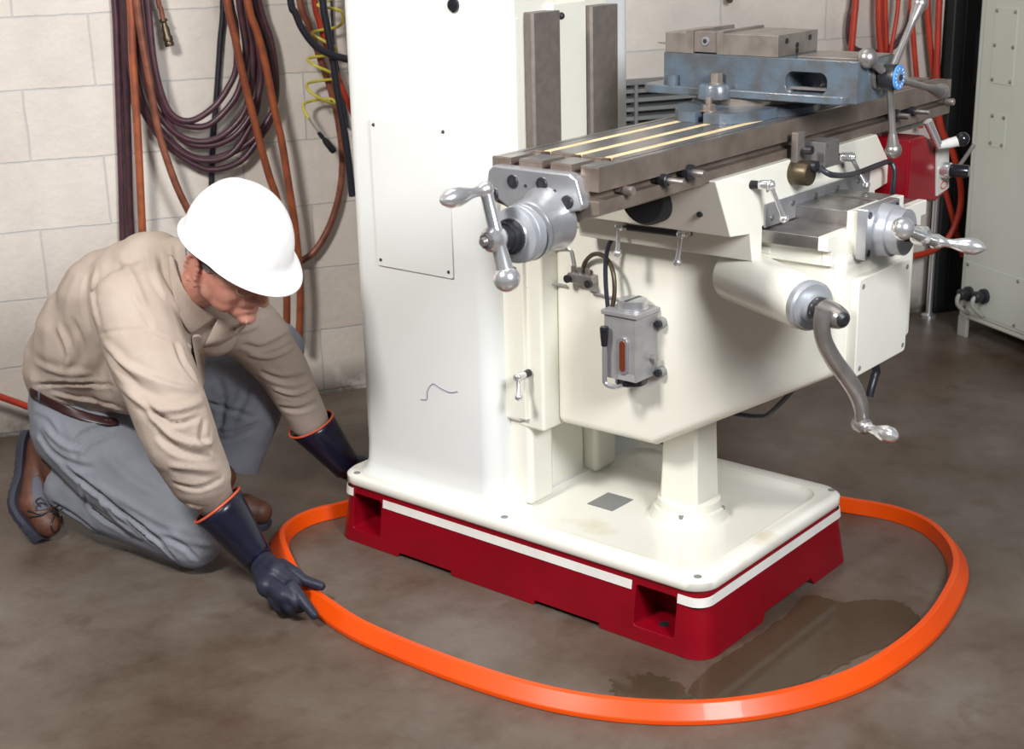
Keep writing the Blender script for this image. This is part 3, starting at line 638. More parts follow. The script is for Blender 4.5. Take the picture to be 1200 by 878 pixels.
# smooth the closed outline a little
for _ in range(6): pts = [(pts[i-1]+pts[i]*2+pts[(i+1) % len(pts)])/4 for i in range(len(pts))]
n = len(pts); mb = MB()
section = [(0, .0), (.001, .010), (.026, .038), (.040, .038), (.050, .0)]
cen = sum(pts, V())/n; rings = []
for i in range(n):
    t = (pts[(i+1) % n]-pts[i-1]).normalized(); inn = V((-t.y, t.x, 0))
    if inn.dot(cen-pts[i]) < 0: inn = -inn
    rings.append([mb.bm.verts.new(pts[i]+inn*u+V((0, 0, v+.0005))) for u, v in section])
fs = []
k = len(section)
for i in range(n):
    A, B = rings[i], rings[(i+1) % n]
    for j in range(k): fs.append(mb.bm.faces.new((A[j], A[(j+1) % k], B[(j+1) % k], B[j])))
bmesh.ops.recalc_face_normals(mb.bm, faces=fs)
ring = mb.build('spill_barrier_ring', 'orange', None, .0022, 3)
tag(ring, 'flexible bright orange spill barrier laid in a ring around the milling machine', 'spill barrier')

pm = bpy.data.materials.new('oily_water'); pm.use_nodes = True; nt = pm.node_tree; b = nt.nodes['Principled BSDF']
b.inputs['Base Color'].default_value = (.075, .048, .024, 1); b.inputs['Roughness'].default_value = .1; b.inputs['Alpha'].default_value = .5; b.inputs['Specular IOR Level'].default_value = .6
M['puddle'] = pm
def puddle(name, pix, label, amp=.012):
    P = spline([onp(x, y, 2, .0026) for x, y in pix], 8, True); mb = MB(); c = sum(P, V())/len(P)
    P = [p+(p-c).normalized()*random.uniform(-amp, amp)*.5 for p in P]
    top = [mb.bm.verts.new(p) for p in P]; low = [mb.bm.verts.new(V((p.x, p.y, .0003))+(p-c).normalized()*.004) for p in P]
    mb.bm.faces.new(top)
    for i in range(len(P)):
        j = (i+1) % len(P); mb.bm.faces.new((top[j], top[i], low[i], low[j]))
    o = mb.build(name, 'puddle', None, angle=5)
    for p in o.data.polygons: p.use_smooth = False
    tag(o, label, 'puddle', kind='stuff'); return o
puddle('puddle', [(840, 776), (880, 750), (925, 718), (946, 697), (985, 705), (1015, 703), (1050, 705), (1072, 718), (1078, 735), (1060, 748), (1010, 768), (965, 790), (920, 806), (870, 819), (825, 821), (808, 808), (822, 790)], 'wide oily water puddle on the floor in front of the red base')
puddle('puddle', [(718, 808), (722, 795), (745, 792), (762, 790), (785, 797), (800, 808), (806, 817), (770, 819), (735, 816)], 'small dark wet patch against the inner edge of the orange ring', .02)

# ------------------------------------------------------------ hoses on the left of the wall
def hose(px, r, m, label, name='air_hose', off=.035, cat='hose', group=None, seg=10, top=False, offs=None, n=6):
    P = []
    for i, (x, y) in enumerate(px):
        P.append(wallpx(x, y, offs[i] if offs else off))
    if px[0][1] <= 0:
        d = (P[0]-P[1]).normalized(); P.insert(0, P[0]+V((0, 0, .3))+V((d.x, d.y, 0))*.06)
    o = MB().tube(P, r, seg, n).build(name, m, None, angle=70)
    tag(o, label, cat, group); return o
hose([(134, 0), (137, 60), (140, 150), (142, 210), (145, 330), (149, 420)], .0105, 'hosep', 'straight maroon hose hanging at the far left of the wall bundle', off=.02)
hose([(143, 0), (146, 60), (150, 150), (153, 250), (158, 330)], .0105, 'hosep', 'second straight maroon hose hanging just right of the leftmost one', off=.035)
hose([(153, 0), (155, 60), (159, 120), (163, 190), (167, 275), (171, 340)], .0125, 'hoseo', 'straight bright rust-orange hose hanging in front of the coil left side', off=.11)
hose([(160, 0), (167, 50), (176, 100), (185, 150), (196, 188), (210, 225), (228, 260), (248, 290)], .0115, 'hosebr', 'brown-orange hose curving down towards the back of the white hard hat', off=.13)
hose([(261, 0), (258, 50), (254, 110), (250, 160), (248, 212), (246, 240)], .0095, 'hosek', 'flat black strap hanging behind the maroon coil', 'hanging_strap', off=.012, cat='strap')
hose([(266, 0), (275, 42), (284, 85), (294, 125), (304, 165), (315, 205), (326, 240), (334, 300), (336, 345), (336, 385)], .0125, 'hoseo', 'rust-orange hose slanting down behind the crown of the hard hat', off=.125)
hose([(290, 0), (302, 40), (312, 80), (322, 130), (330, 165), (338, 215), (345, 260), (350, 310), (352, 350), (350, 400)], .0125, 'hoseo', 'rust-orange hose running down right behind the brim of the hard hat', off=.11)
# coil: one hose wound in many hanging loops
loops = [
 [(146, 0), (150, 60), (160, 110), (176, 145), (198, 172), (226, 192), (250, 199), (280, 190), (300, 168), (318, 138), (324, 100), (318, 50), (303, 0)],
 [(150, 0), (155, 60), (166, 115), (184, 150), (212, 178), (240, 188), (268, 182), (288, 158), (302, 120), (300, 60), (292, 0)],
 [(155, 0), (162, 60), (172, 105), (190, 140), (216, 162), (246, 165), (272, 150), (290, 122), (296, 70), (286, 0)],
 [(166, 0), (172, 50), (180, 95), (194, 130), (212, 145), (240, 148), (262, 132), (280, 105), (288, 60), (280, 0)],
 [(170, 0), (177, 60), (190, 120), (202, 150), (222, 168), (250, 170), (276, 158), (296, 130), (306, 90), (298, 40), (283, 0)],
 [(173, 0), (180, 70), (192, 118), (206, 138), (226, 141), (250, 126), (266, 105), (277, 78), (276, 30), (270, 0)],
 [(148, 0), (156, 80), (172, 130), (200, 165), (225, 183), (252, 185), (285, 172), (308, 150), (322, 118), (316, 60), (297, 0)],
]
coil = []
for i, L in enumerate(loops):
    LL = L if i % 2 == 0 else L[::-1]
    o_ = (.05, .06, .075, .085, .07, .095, .055)[i]
    seg_ = [wallpx(x, y, o_) for x, y in LL]
    coil += seg_
    e = seg_[-1]; coil.append(e+V((0, 0, .22)))
    if i < len(loops)-1:
        nx = loops[i+1] if (i+1) % 2 == 0 else loops[i+1][::-1]; q = wallpx(nx[0][0], nx[0][1], (.05, .06, .075, .085, .07, .095, .055)[i+1]); coil.append(q+V((0, 0, .22)))
o = MB().tube(coil, .0105, 10, 7).build('hose_coil', 'hosep', None, angle=70)
tag(o, 'long maroon air hose hung on the wall in a coil of many loops', 'hose')
h = hose([(185, -2), (188, 8), (191, 22)], .008, 'hosebr', 'short brown hose end with a metal quick coupler hanging beside the coil', off=.06)
a, b_ = wallpx(191, 22, .06), wallpx(199, 54, .06)
MB().lathe(a, b_, [(0, .011), (.08, .014), (.14, .008), (.3, .010), (.34, .012), (.6, .012), (.66, .015), (.8, .015), (.83, .013), (.9, .015), (1, .014)], 18).build('quick_coupler', 'brass', h)
hose([(351, 0), (361, 28), (374, 65), (386, 100), (396, 140), (401, 185), (398, 225), (386, 265), (368, 295), (348, 308), (330, 312)], .0115, 'hosebr', 'long brown hose swinging in a wide loop left of the machine column', off=.03)
hose([(340, -3), (346, 15), (355, 35), (370, 54), (388, 64), (410, 70), (425, 74)], .0115, 'hosek', 'thick black cable curving away behind the machine column', 'power_cable', off=.195, cat='cable')
hose([(378, -3), (383, 30), (390, 70), (396, 110), (403, 150), (408, 185), (413, 230)], .012, 'hosek', 'straight thick black hose beside the yellow coil', off=.165)
hose([(388, -3), (391, 50), (400, 100), (408, 150)], .004, 'hosek', 'thin black wire hanging beside the machine column', 'power_cable', off=.015, cat='cable')
hose([(368, -2), (374, 25), (382, 52), (392, 80), (404, 110), (416, 140)], .0095, 'hoser', 'bright orange-red hose crossing behind the black hose', off=.052)
# yellow spring hose
P = []
knots = [(402, -6), (400, 2), (397, 26), (385, 40), (396, 62), (378, 70), (390, 85), (372, 100), (388, 122), (362, 118)]
P = [wallpx(x, y, off) for x, y, off in ((398, -4, .06), (372, 6, .09), (398, 12, .12), (402, 24, .08), (394, 32, .06), (366, 38, .09), (378, 47, .12), (393, 56, .11), (390, 64, .06), (362, 68, .07), (368, 76, .12), (390, 86, .12), (392, 92, .06), (362, 97, .07), (362, 106, .12), (378, 117, .13), (392, 122, .09), (388, 116, .06), (366, 118, .06), (355, 124, .09), (362, 139, .12))]
ys = MB().tube(P, .0048, 8, 6).build('spring_hose', 'yellow', None, angle=70)
tag(ys, 'yellow spring-coiled air line with a metal tip hanging by the machine column', 'hose')
MB().tube([wallpx(362, 139, .12), wallpx(368, 148, .12), wallpx(374, 156, .12)], .0035, 8).build('line_end', 'cabd', ys)
MB().lathe(wallpx(373, 155, .12), wallpx(392, 178, .12), [(0, .006), (.2, .008), (.3, .006), (.45, .011), (.9, .0125), (1, .009)], 16).build('blow_tip', 'black', ys)
h = hose([(-30, 455), (0, 465), (20, 472), (40, 478), (80, 480)], .011, 'hoser', 'orange hose running low along the wall behind the kneeling man', off=.09)

# ------------------------------------------------------------ right of the wall
hose([(1003, -3), (1001, 20), (998, 55), (993, 110)], .0125, 'hoser', 'red hose hanging leftmost of the right-hand bunch on the wall', off=.08)
hose([(1030, -3), (1030, 30), (1032, 60), (1035, 110)], .0125, 'hoser', 'red hose hanging behind the upper vise handle arm', off=.08)
hose([(1037, -3), (1038, 40), (1041, 110)], .011, 'hoser', 'second red hose hanging right beside the one behind the vise handle', off=.06)
hose([(1053, -3), (1050, 25), (1044, 60), (1040, 100)], .008, 'hoser', 'thin red hose slanting left behind the vise handle', off=.1)
hose([(1068, -3), (1070, 40), (1074, 90), (1079, 150)], .010, 'hoser', 'red hose hanging just right of the vise handle', off=.08)
hose([(1087, -3), (1089, 40), (1094, 90), (1098, 150), (1102, 200), (1115, 250), (1128, 300)], .011, 'hoser', 'red hose hanging at the right end of the wall, left one of two', off=.06)
hose([(1101, -3), (1099, 50), (1098, 100), (1103, 150), (1117, 180), (1126, 220), (1124, 250), (1112, 278), (1092, 294), (1070, 300)], .0125, 'hoser', 'long red hose looping down behind the power feed to the machine rear', off=.1)
P = [(1000, -3), (996, 20), (995, 45), (1002, 58), (1020, 62), (1036, 60), (1052, 50), (1064, 30), (1070, -3)]
hose(P, .0125, 'hosep', 'maroon hose hung in a U behind the vise handle', off=.05)
# vent grille low on the wall
vt = thing('wall_vent', 'grey louvred ventilation grille on the wall behind the milling table', 'vent', wall(2.4, .83))
def wbox(s0, s1, z0, z1, o0, o1): return MB().box(s0, s1, -o1, -o0, z0, z1, WMX)
vs0 = (wallpx(716, 95, .03)).dot(WD); vz = wallpx(722, 95, .03).z
def frame(s0, s1, z0, z1, t, o0, o1):
    mb = MB()
    mb.box(s0, s1, -o1, -o0, z1-t, z1, WMX); mb.box(s0, s1, -o1, -o0, z0, z0+t, WMX); mb.box(s0, s0+t, -o1, -o0, z0, z1, WMX); mb.box(s1-t, s1, -o1, -o0, z0, z1, WMX); return mb
frame(vs0-.12, vs0+.62, vz-.33, vz, .018, 0, .045).build('frame', 'vent', vt, .003)
wbox(vs0-.11, vs0+.61, vz-.32, vz-.01, .001, .006).build('backing', 'dark', vt)
for k in range(9):
    z = vz-.045-k*.032
    MB().prism([(-.04, z), (-.036, z+.013), (-.008, z+.018), (-.012, z+.004)], 0, vs0-.11, vs0+.61, WMX).build('slat', 'vent', vt)
for s_ in (.085, .33): wbox(vs0+s_, vs0+s_+.013, vz-.32, vz-.01, .006, .043).build('mullion', 'vent', vt)
o = MB().lathe(wallpx(855, -4, .0), wallpx(855, 0, .05), [(0, .012), (1, .012)], 14).build('wall_hook', 'brass', None); tag(o, 'small metal hook on the wall above the vise jaws', 'hook')

# tall control cabinet on the right
fc_ = V((5.13, 2.09, 0)); cs = 3.40
cab_ = thing('control_cabinet', 'tall grey-green steel electrical cabinet at the right edge of the picture', 'cabinet', WD*cs+WN*3.6)
cn0, cn1 = .33, 1.75
def cbox(s0, s1, n0, n1, z0, z1): return MB().box(s0, s1, -n1, -n0, z0, z1, WMX)
cbox(cs, cs+.9, cn0, cn1, .075, 2.0).build('cabinet_body', 'cab', cab_, .01, 3)
cbox(cs-.004, cs+.9, cn0+.03, cn1, .098, 1.98).build('side_panel', 'cab', cab_, .004, 2)
def cabpx(px, py, s_=cs-.004):
    r = ray(px, py); return CAM + r*((s_-CAM.dot(WD))/r.dot(WD))
def cplate(quad, name, screws):
    a = [cabpx(*q) for q in quad]; zs = sorted(p.z for p in a); ns = sorted(4.703-p.dot(WN) for p in a)
    z0, z1 = (zs[0]+zs[1])/2, (zs[2]+zs[3])/2; n0, n1 = (ns[0]+ns[1])/2, (ns[2]+ns[3])/2
    o = cbox(cs-.0065, cs-.003, n0, n1, z0, z1).build(name, 'cab', cab_, .001)
    for u, v in screws:
        n_ = n0+.012+(n1-n0-.024)*u; z = z0+.012+(z1-z0-.024)*v
        MB().lathe(WD*(cs-.006)+WN*(4.703-n_)+V((0, 0, z)), WD*(cs-.011)+WN*(4.703-n_)+V((0, 0, z)), [(0, .007), (.6, .006), (1, .003)], 14).build('cover_screw', 'jaw', o)
    return o
cplate([(1166, 8), (1194, 10), (1162, 96), (1187, 102)], 'cover_plate', [(0, 0), (1, 0), (0, 1), (1, 1), (0, .5), (1, .5)])
cplate([(1161, 132), (1180, 134), (1159, 171), (1177, 175)], 'cover_plate', [(0, 0), (1, 0), (0, 1), (1, 1)])
cplate([(1134, 313), (1290, 350), (1127, 362), (1282, 420)], 'cover_plate', [(0, 0), (.42, 0), (0, 1), (.42, 1), (1, 0), (1, 1)])
c0, c1 = cabpx(1137, 344), cabpx(1155, 347)
for i, c_ in enumerate((c0, c1)):
    MB().lathe(c_, c_-WD*.05, [(0, .028), (.3, .028), (.35, .02), (.9, .022), (1, .016)], 20).build('cable_gland', 'black', cab_)
    MB().tube([c_-WD*.045, c_-WD*.055+V((0, 0, -.012)), c_-WD*.05+V((0, 0, -.04)), c_-WD*.008+V((0, 0, -.075))], .008, 10).build('gland_cable', 'cabd', cab_)
cbox(cs+.0, cs+.015, cn0+.0, cn0+.05, 0, .08).build('foot', 'cabd', cab_, .003)
cbox(cs+.8, cs+.88, cn0+.0, cn0+.06, 0, .08).build('foot', 'cabd', cab_, .003)
cbox(cs+.05, cs+.12, cn1-.1, cn1-.03, 0, .08).build('foot', 'black', cab_, .003)
cbox(cs+.05, cs+.12, cn0+.36, cn0+.42, 0, .08).build('foot', 'dark', cab_, .003)
# made-up black box, door and handle in place of the dark gap; chrome post
bk = thing('dark_gap_box', 'tall black box added to stand for the dark gap beside the grey-green cabinet', 'dark gap', wall(3.7, 0))
MB().box(3.50, 4.1, -.05, .45, .0, 2.3, WMX).build('gap_box_body', mat('gap_black', (.010, .012, .012), .55), bk, .008)
MB().box(3.55, 4.05, -.056, -.05, .1, 2.2, WMX).build('gap_box_front', mat('gap_black_front', (.012, .014, .014), .5), bk, .004)
MB().box(3.60, 3.615, -.075, -.056, .9, 1.1, WMX).build('handle', 'black', bk)
a = wallpx(1089, 262, .16); a0 = onp(1088, 372, 2, 0)
post = MB().lathe((a0.x, a0.y, 0), (a0.x, a0.y, .62), [(0, .03), (.02, .03), (.03, .012), (1, .012)], 24).build('floor_post', 'chrome', None)
tag(post, 'short polished steel floor post in the shadow behind the machine', 'post')
# ------------------------------------------------------------ kneeling man
man = thing('person', 'kneeling person in white hard hat, khaki shirt and dark rubber gloves laying the orange ring', 'person', (2.1, 3.0, 0))
def capsule(mb, p0, r0, p1, r1, n=None):
    p0, p1 = V(p0), V(p1); L = (p1-p0).length
    mb.ball(p0, r0, 16); mb.ball(p1, r1, 16)
    mb.lathe(p0, p1, [(0, r0*.985), (1, r1*.985)], 16)
def pxm(px, py, d): return at(px, py, d)
def pr_(r, d): return r*d/FPX
def chain(mb, js):
    """joints: (px, py, depth, radius in px)"""
    for a, b_ in zip(js, js[1:]):
        capsule(mb, at(*a[:3]), pr_(a[3], a[2]), at(*b_[:3]), pr_(b_[3], b_[2]))
def flesh(mb, name, m, voxel, smooth, parent, factor=.5):
    me = bpy.data.meshes.new(name); mb.bm.to_mesh(me); mb.bm.free()
    o = bpy.data.objects.new(name, me); COL.objects.link(o)
    rm = o.modifiers.new('r', 'REMESH'); rm.mode = 'VOXEL'; rm.voxel_size = voxel
    sm = o.modifiers.new('s', 'SMOOTH'); sm.iterations = smooth; sm.factor = factor
    bake(o); o.data.materials.clear(); o.data.materials.append(M[m])
    for p in o.data.polygons: p.use_smooth = True
    if parent is not None: setp(o, parent)
    return o
def mesh_arrays(o):
    me = o.data; n = len(me.vertices); co = np.empty(n*3); me.vertices.foreach_get('co', co)
    no = np.empty(n*3); me.vertices.foreach_get('normal', no); return co.reshape(-1, 3), no.reshape(-1, 3)
def folds(o, fl, blur=2, maxd=.09, ripple=0.0):
    """raise or press fold lines drawn over the cloth"""
    co, no = mesh_arrays(o); tree = BVHTree.FromObject(o, bpy.context.evaluated_depsgraph_get())
    disp = np.zeros(len(co))
    for pts, wmm, hmm in fl:
        P3 = []
        sm = spline([V((x, y, 0)) for x, y in pts], 6)
        for p in sm:
            h = tree.ray_cast(CAM, ray(p.x, p.y).normalized())
            if h[0] is not None: P3.append(h[0])
        best = np.full(len(co), 1e9); tt = np.zeros(len(co)); N = len(P3)
        for i in range(N-1):
            a = np.array(P3[i]); b_ = np.array(P3[i+1]); ab = b_-a; L2 = ab@ab
            if L2 < 1e-10 or L2 > .0025: continue
            t = np.clip((co-a)@ab/L2, 0, 1); d = np.linalg.norm(co-(a+t[:, None]*ab), axis=1)
            m_ = d < best; best[m_] = d[m_]; tt[m_] = (i+t[m_])/max(N-1, 1)
        wv = wmm/1000; env = np.clip(np.minimum(tt, 1-tt)*4, .0, 1)**.7
        env[(tt <= 0) | (tt >= 1)] = 0
        g = np.exp(-(best/wv)**2)-.35*np.exp(-((best-1.9*wv)/wv)**2)
        disp += g*hmm/1000*env
    if ripple:
        from mathutils import noise as mn
        for i, c in enumerate(co):
            disp[i] += ripple*(mn.noise(V(c)*9)+.5*mn.noise(V((c[0]*7, c[1]*22, c[2]*16))))
    co = co+no*disp[:, None]
    o.data.vertices.foreach_set('co', co.ravel()); o.data.update()
    return o

# --- head frame (forward F, left L, up U)
def cam2w(v): return _rt*v[0]+_up*v[1]-_f*v[2]
HF = cam2w((.709, -.5, .497)).normalized(); HU = cam2w((.247, .8365, .489)); HU = (HU-HF*HU.dot(HF)).normalized(); HL = HU.cross(HF)
HD = 3.42; HS = 1.045
H0 = at(271.5, 303, HD)
def hp(f, l, u): return H0+(HF*f+HL*l+HU*u)*HS
HM = Matrix((HF, HL, HU)).transposed().to_4x4()
def hell(mb, f, l, u, rf, rl, ru, tilt=0):
    mb.ball(hp(f, l, u), HS, 24, (rf, rl, ru), HM @ Matrix.Rotation(R(tilt), 4, 'Y'))

# --- body: one continuous skin from head to hands and feet
mb = MB()
hell(mb, 0, 0, .035, .098, .078, .105)
hell(mb, .038, 0, -.035, .066, .064, .080)
hell(mb, .058, 0, -.085, .040, .042, .036)
hell(mb, .083, 0, -.108, .020, .024, .018)
hell(mb, -.03, 0, -.04, .055, .060, .07)
hell(mb, .020, 0, -.060, .062, .062, .052)
for s_ in (-1, 1): hell(mb, .008, s_*.056, -.042, .045, .022, .050, 15); hell(mb, .05, s_*.045, -.01, .035, .028, .04)
for s_ in (-1, 1):
    hell(mb, .062, s_*.036, -.040, .030, .026, .030)
    hell(mb, .078, s_*.030, .022, .018, .028, .011)
    hell(mb, .030, s_*.045, -.062, .050, .022, .042, 25)
    hell(mb, .045, s_*.045, -.045, .040, .026, .040)
    hell(mb, .112, s_*.013, -.050, .013, .010, .010)
    hell(mb, .090, s_*.022, -.060, .012, .010, .016, 20)
    hell(mb, .072, s_*.032, -.002, .016, .018, .012)
capsule(mb, hp(.098, 0, .006), .011, hp(.126, 0, -.040), .0135)
hell(mb, .127, 0, -.046, .014, .014, .012)
hell(mb, .095, 0, -.052, .020, .024, .020)
hell(mb, .096, 0, -.066, .011, .024, .0065)
hell(mb, .093, 0, -.083, .011, .020, .0070)
# ears
for s_ in (-1, 1):
    hell(mb, -.020, s_*.083, -.024, .021, .0095, .036, -12)
    for k in range(14):
        a = R(-70+k*22); hell(mb, -.021-.019*math.cos(a), s_*(.093+.003*math.cos(a)), -.018+.034*math.sin(a), .0058, .0058, .0058)
    hell(mb, -.008, s_*.088, -.020, .006, .006, .010); hell(mb, -.010, s_*.086, -.053, .010, .007, .011)
neck0 = at(212, 345, 3.62)
capsule(mb, hp(-.02, 0, -.06), .054, neck0, .056)
spine = [(205, 355, 3.64, 40), (150, 375, 3.72, 58), (98, 432, 3.86, 38), (100, 495, 3.88, 36)]
chain(mb, spine)
armN = [(165, 362, 3.53, 32), (203, 488, 3.46, 25), (262, 598, 3.53, 16), (305, 656, 3.56, 12)]
armF = [(282, 380, 3.80, 26), (331, 432, 3.90, 21), (368, 503, 3.99, 14), (408, 548, 4.05, 11)]
chain(mb, [(190, 355, 3.66, 36)]+armN); chain(mb, [(215, 360, 3.70, 34)]+armF)
legN = [(98, 502, 3.87, 36), (222, 628, 3.68, 26), (98, 585, 3.86, 17), (62, 563, 3.91, 12)]
legF = [(125, 482, 3.98, 34), (200, 436, 4.0, 32), (324, 410, 4.0, 22), (290, 480, 4.05, 22), (254, 572, 4.09, 12)]
chain(mb, legN); chain(mb, legF)
capsule(mb, at(62, 563, 3.91), .026, at(50, 606, 3.91), .026)
capsule(mb, at(254, 572, 4.09), .026, at(294, 597, 4.03), .024)
# hands: palm, fingers and thumb
def hand(palm, fingers, th, k=1.0):
    out = MB()
    for a, ra, b_, rb in palm: capsule(out, a, ra*k, b_, rb*k)
    for f_ in fingers+[th]:
        pts, rr_ = f_
        for (a, b_), (ra, rb) in zip(zip(pts, pts[1:]), zip(rr_, rr_[1:])): capsule(out, a, ra*k, b_, rb*k)
    return out
Gz = lambda x, y, z: onp(x, y, 2, z)
wN = at(305, 656, 3.56)
palmN = [(wN, .031, Gz(324, 672, .088), .030), (wN, .028, Gz(313, 688, .072), .026), (Gz(324, 672, .088), .026, Gz(344, 684, .078), .021),
         (Gz(316, 686, .074), .024, Gz(333, 699, .066), .021), (Gz(318, 694, .060), .020, Gz(330, 704, .052), .018)]
fingN = [([Gz(342, 688, .080), Gz(352, 700, .066), Gz(361, 712, .050), Gz(368, 721, .036)], [.0165, .0145, .013, .0115]),
         ([Gz(336, 697, .070), Gz(346, 706, .056), Gz(353, 712, .034), Gz(349, 714, .020)], [.0165, .0145, .013, .0115]),
         ([Gz(329, 701, .060), Gz(339, 711, .044), Gz(343, 716, .026), Gz(338, 716, .016)], [.016, .014, .0125, .011]),
         ([Gz(321, 703, .050), Gz(327, 712, .034), Gz(330, 715, .020), Gz(326, 714, .013)], [.0145, .0125, .011, .010])]
thN = ([Gz(330, 664, .085), Gz(344, 672, .078), Gz(355, 680, .064), Gz(366, 684, .054), Gz(376, 687, .050)], [.020, .018, .015, .0135, .012])
hb_ = hand(palmN, fingN, thN, .82); me = bpy.data.meshes.new('t'); hb_.bm.to_mesh(me); hb_.bm.free(); mb.bm.from_mesh(me)
wF = at(408, 548, 4.05)
kF = V((2.745, 2.85, .075)) ; 
hd = (kF-wF).normalized()
side = V((.5, -.8, 0)).normalized()
pal = wF+hd*.06
palmF = [(wF, .029, pal, .030), (pal-side*.02, .026, pal+hd*.045-side*.028, .022), (pal+side*.02, .026, pal+hd*.045+side*.026, .022)]
kn = pal+hd*.05
fingF = []
for i_, q in enumerate((-.032, -.011, .011, .031)):
    b0 = kn+side*q; b1 = b0+hd*.034+V((0, 0, -.006)); b2 = b1+hd*.02+V((0, 0, -.022)); b3 = b2+V((0, 0, -.018))-hd*.008
    for v_ in (b1, b2, b3): v_.z = max(v_.z, .016)
    fingF.append(([b0, b1, b2, b3], [.0155, .0135, .012, .011]))
thF = ([pal+side*.03, pal+side*.055+V((0, 0, -.005)), pal+side*.07+hd*.025+V((0, 0, -.012)), pal+side*.072+hd*.05+V((0, 0, -.016))], [.018, .015, .0135, .012])
hb_ = hand(palmF, fingF, thF, .82); me = bpy.data.meshes.new('t'); hb_.bm.to_mesh(me); hb_.bm.free(); mb.bm.from_mesh(me)
body = flesh(mb, 'body', 'skin', .0040, 6, man, .5)

# --- hair below the hat
mb = MB(); hell(mb, -.020, 0, .020, .088, .084, .094); hell(mb, -.068, 0, -.012, .048, .070, .052); hell(mb, -.058, -.040, -.02, .03, .032, .042); hell(mb, -.04, 0, -.03, .062, .068, .045); hell(mb, .014, -.073, .012, .020, .010, .030); hell(mb, .014, .073, .012, .020, .010, .030)
hair = flesh(mb, 'hair', 'hair', .005, 3, man)
for s_ in (-1, 1):
    e = MB(); hell(e, .072, s_*.032, -.006, .0135, .0135, .0125); eo = e.build('eye', 'eye', man)
    e = MB(); hell(e, .083, s_*.032, -.010, .0035, .006, .006); e.build('iris', 'black', eo)
    e = MB(); hell(e, .0725, s_*.032, -.002, .0145, .0155, .0105); e.build('eyelid', 'skin', eo)
    e = MB(); e.tube([hp(.086, s_*.014, .022), hp(.091, s_*.028, .027), hp(.080, s_*.046, .024)], [.002, .0042, .002], 8); e.build('eyebrow', 'hair', man)
# spectacles
gl = MB(); gl.tube([hp(.112, -.014, -.004), hp(.117, 0, .0), hp(.112, .014, -.004)], .0012, 6); glo = gl.build('spectacles', 'wire', man)
for s_ in (-1, 1):
    ring_ = [hp(.108-.010*abs(math.cos(a)*.5+.5)*1.0 if True else 0, s_*(.036+.024*math.cos(a)), -.012+.021*math.sin(a)) for a in [k*2*math.pi/14 for k in range(14)]]
    g = MB(); g.tube(ring_, .0012, 6, 3, True); g.build('rim', 'wire', glo)
    g = MB(); ce = g.bm.verts.new(sum(ring_, V())/14); vs = [g.bm.verts.new(p) for p in ring_]
    for k in range(14): g.bm.faces.new((vs[k], vs[(k+1) % 14], ce))
    g.build('lens', 'lens', glo)
    MB().tube([hp(.098, s_*.062, -.006), hp(.05, s_*.078, -.002), hp(.0, s_*.084, .006), hp(-.018, s_*.084, -.006)], .0012, 6).build('temple', 'wire', glo)

# --- hard hat: domed shell, ridge, rain lip and peak
mb = MB(); NA, NE = 72, 20
HC = hp(0, 0, .05); HT = Matrix.Rotation(R(5), 4, HL)
def hatp(f, l, u): return HC+(HT @ (hp(f, l, u)-HC))
def shell(th, e, inset=0):
    """th: 0 = front, e: 0 rim .. 1 crown"""
    ph = e*math.pi/2
    rf, rl, ru = .136-inset, .117-inset, .142-inset
    f_, l_, u_ = rf*math.cos(th)*math.cos(ph)**.92, rl*math.sin(th)*math.cos(ph)**.92, ru*math.sin(ph)
    ridge = .004*math.exp(-(l_/.02)**2)*max(0, math.sin(ph))
    return hatp(f_+.012, l_, .049+u_+ridge)
def brim(th, inset=0):
    fr = max(0, math.cos(th)); pk = max(0, (fr-.35)/.65)**.8
    rf = .136+.012+.042*pk; rl = .117+.010
    dr = -.018*pk - .004
    bk = .006*max(0, -math.cos(th))
    return hatp((rf+bk)*math.cos(th)+.012, rl*math.sin(th)*(1+.10*pk), .049+dr-.008*max(0, -math.cos(th)))
rows = []
crown = mb.bm.verts.new(shell(0, 1))
for j in range(NE-1, -1, -1): rows.append([mb.bm.verts.new(shell(k*2*math.pi/NA, j/NE)) for k in range(NA)])
mid = []
rows.append([mb.bm.verts.new(shell(k*2*math.pi/NA, 0).lerp(brim(k*2*math.pi/NA), .5)+HU*.001) for k in range(NA)])
rows.append([mb.bm.verts.new(brim(k*2*math.pi/NA)) for k in range(NA)])
for k in range(NA): mb.bm.faces.new((crown, rows[0][k], rows[0][(k+1) % NA]))
for A, B in zip(rows, rows[1:]):
    for k in range(NA): mb.bm.faces.new((A[k], B[k], B[(k+1) % NA], A[(k+1) % NA]))
bmesh.ops.recalc_face_normals(mb.bm, faces=mb.bm.faces[:])
hat = mb.build('hard_hat', 'hat', man, angle=80)
so = hat.modifiers.new('s', 'SOLIDIFY'); so.thickness = .0035; so.offset = -1
ss = hat.modifiers.new('ss', 'SUBSURF'); ss.levels = 1; ss.render_levels = 1
bake(hat); [setattr(p, 'use_smooth', True) for p in hat.data.polygons]

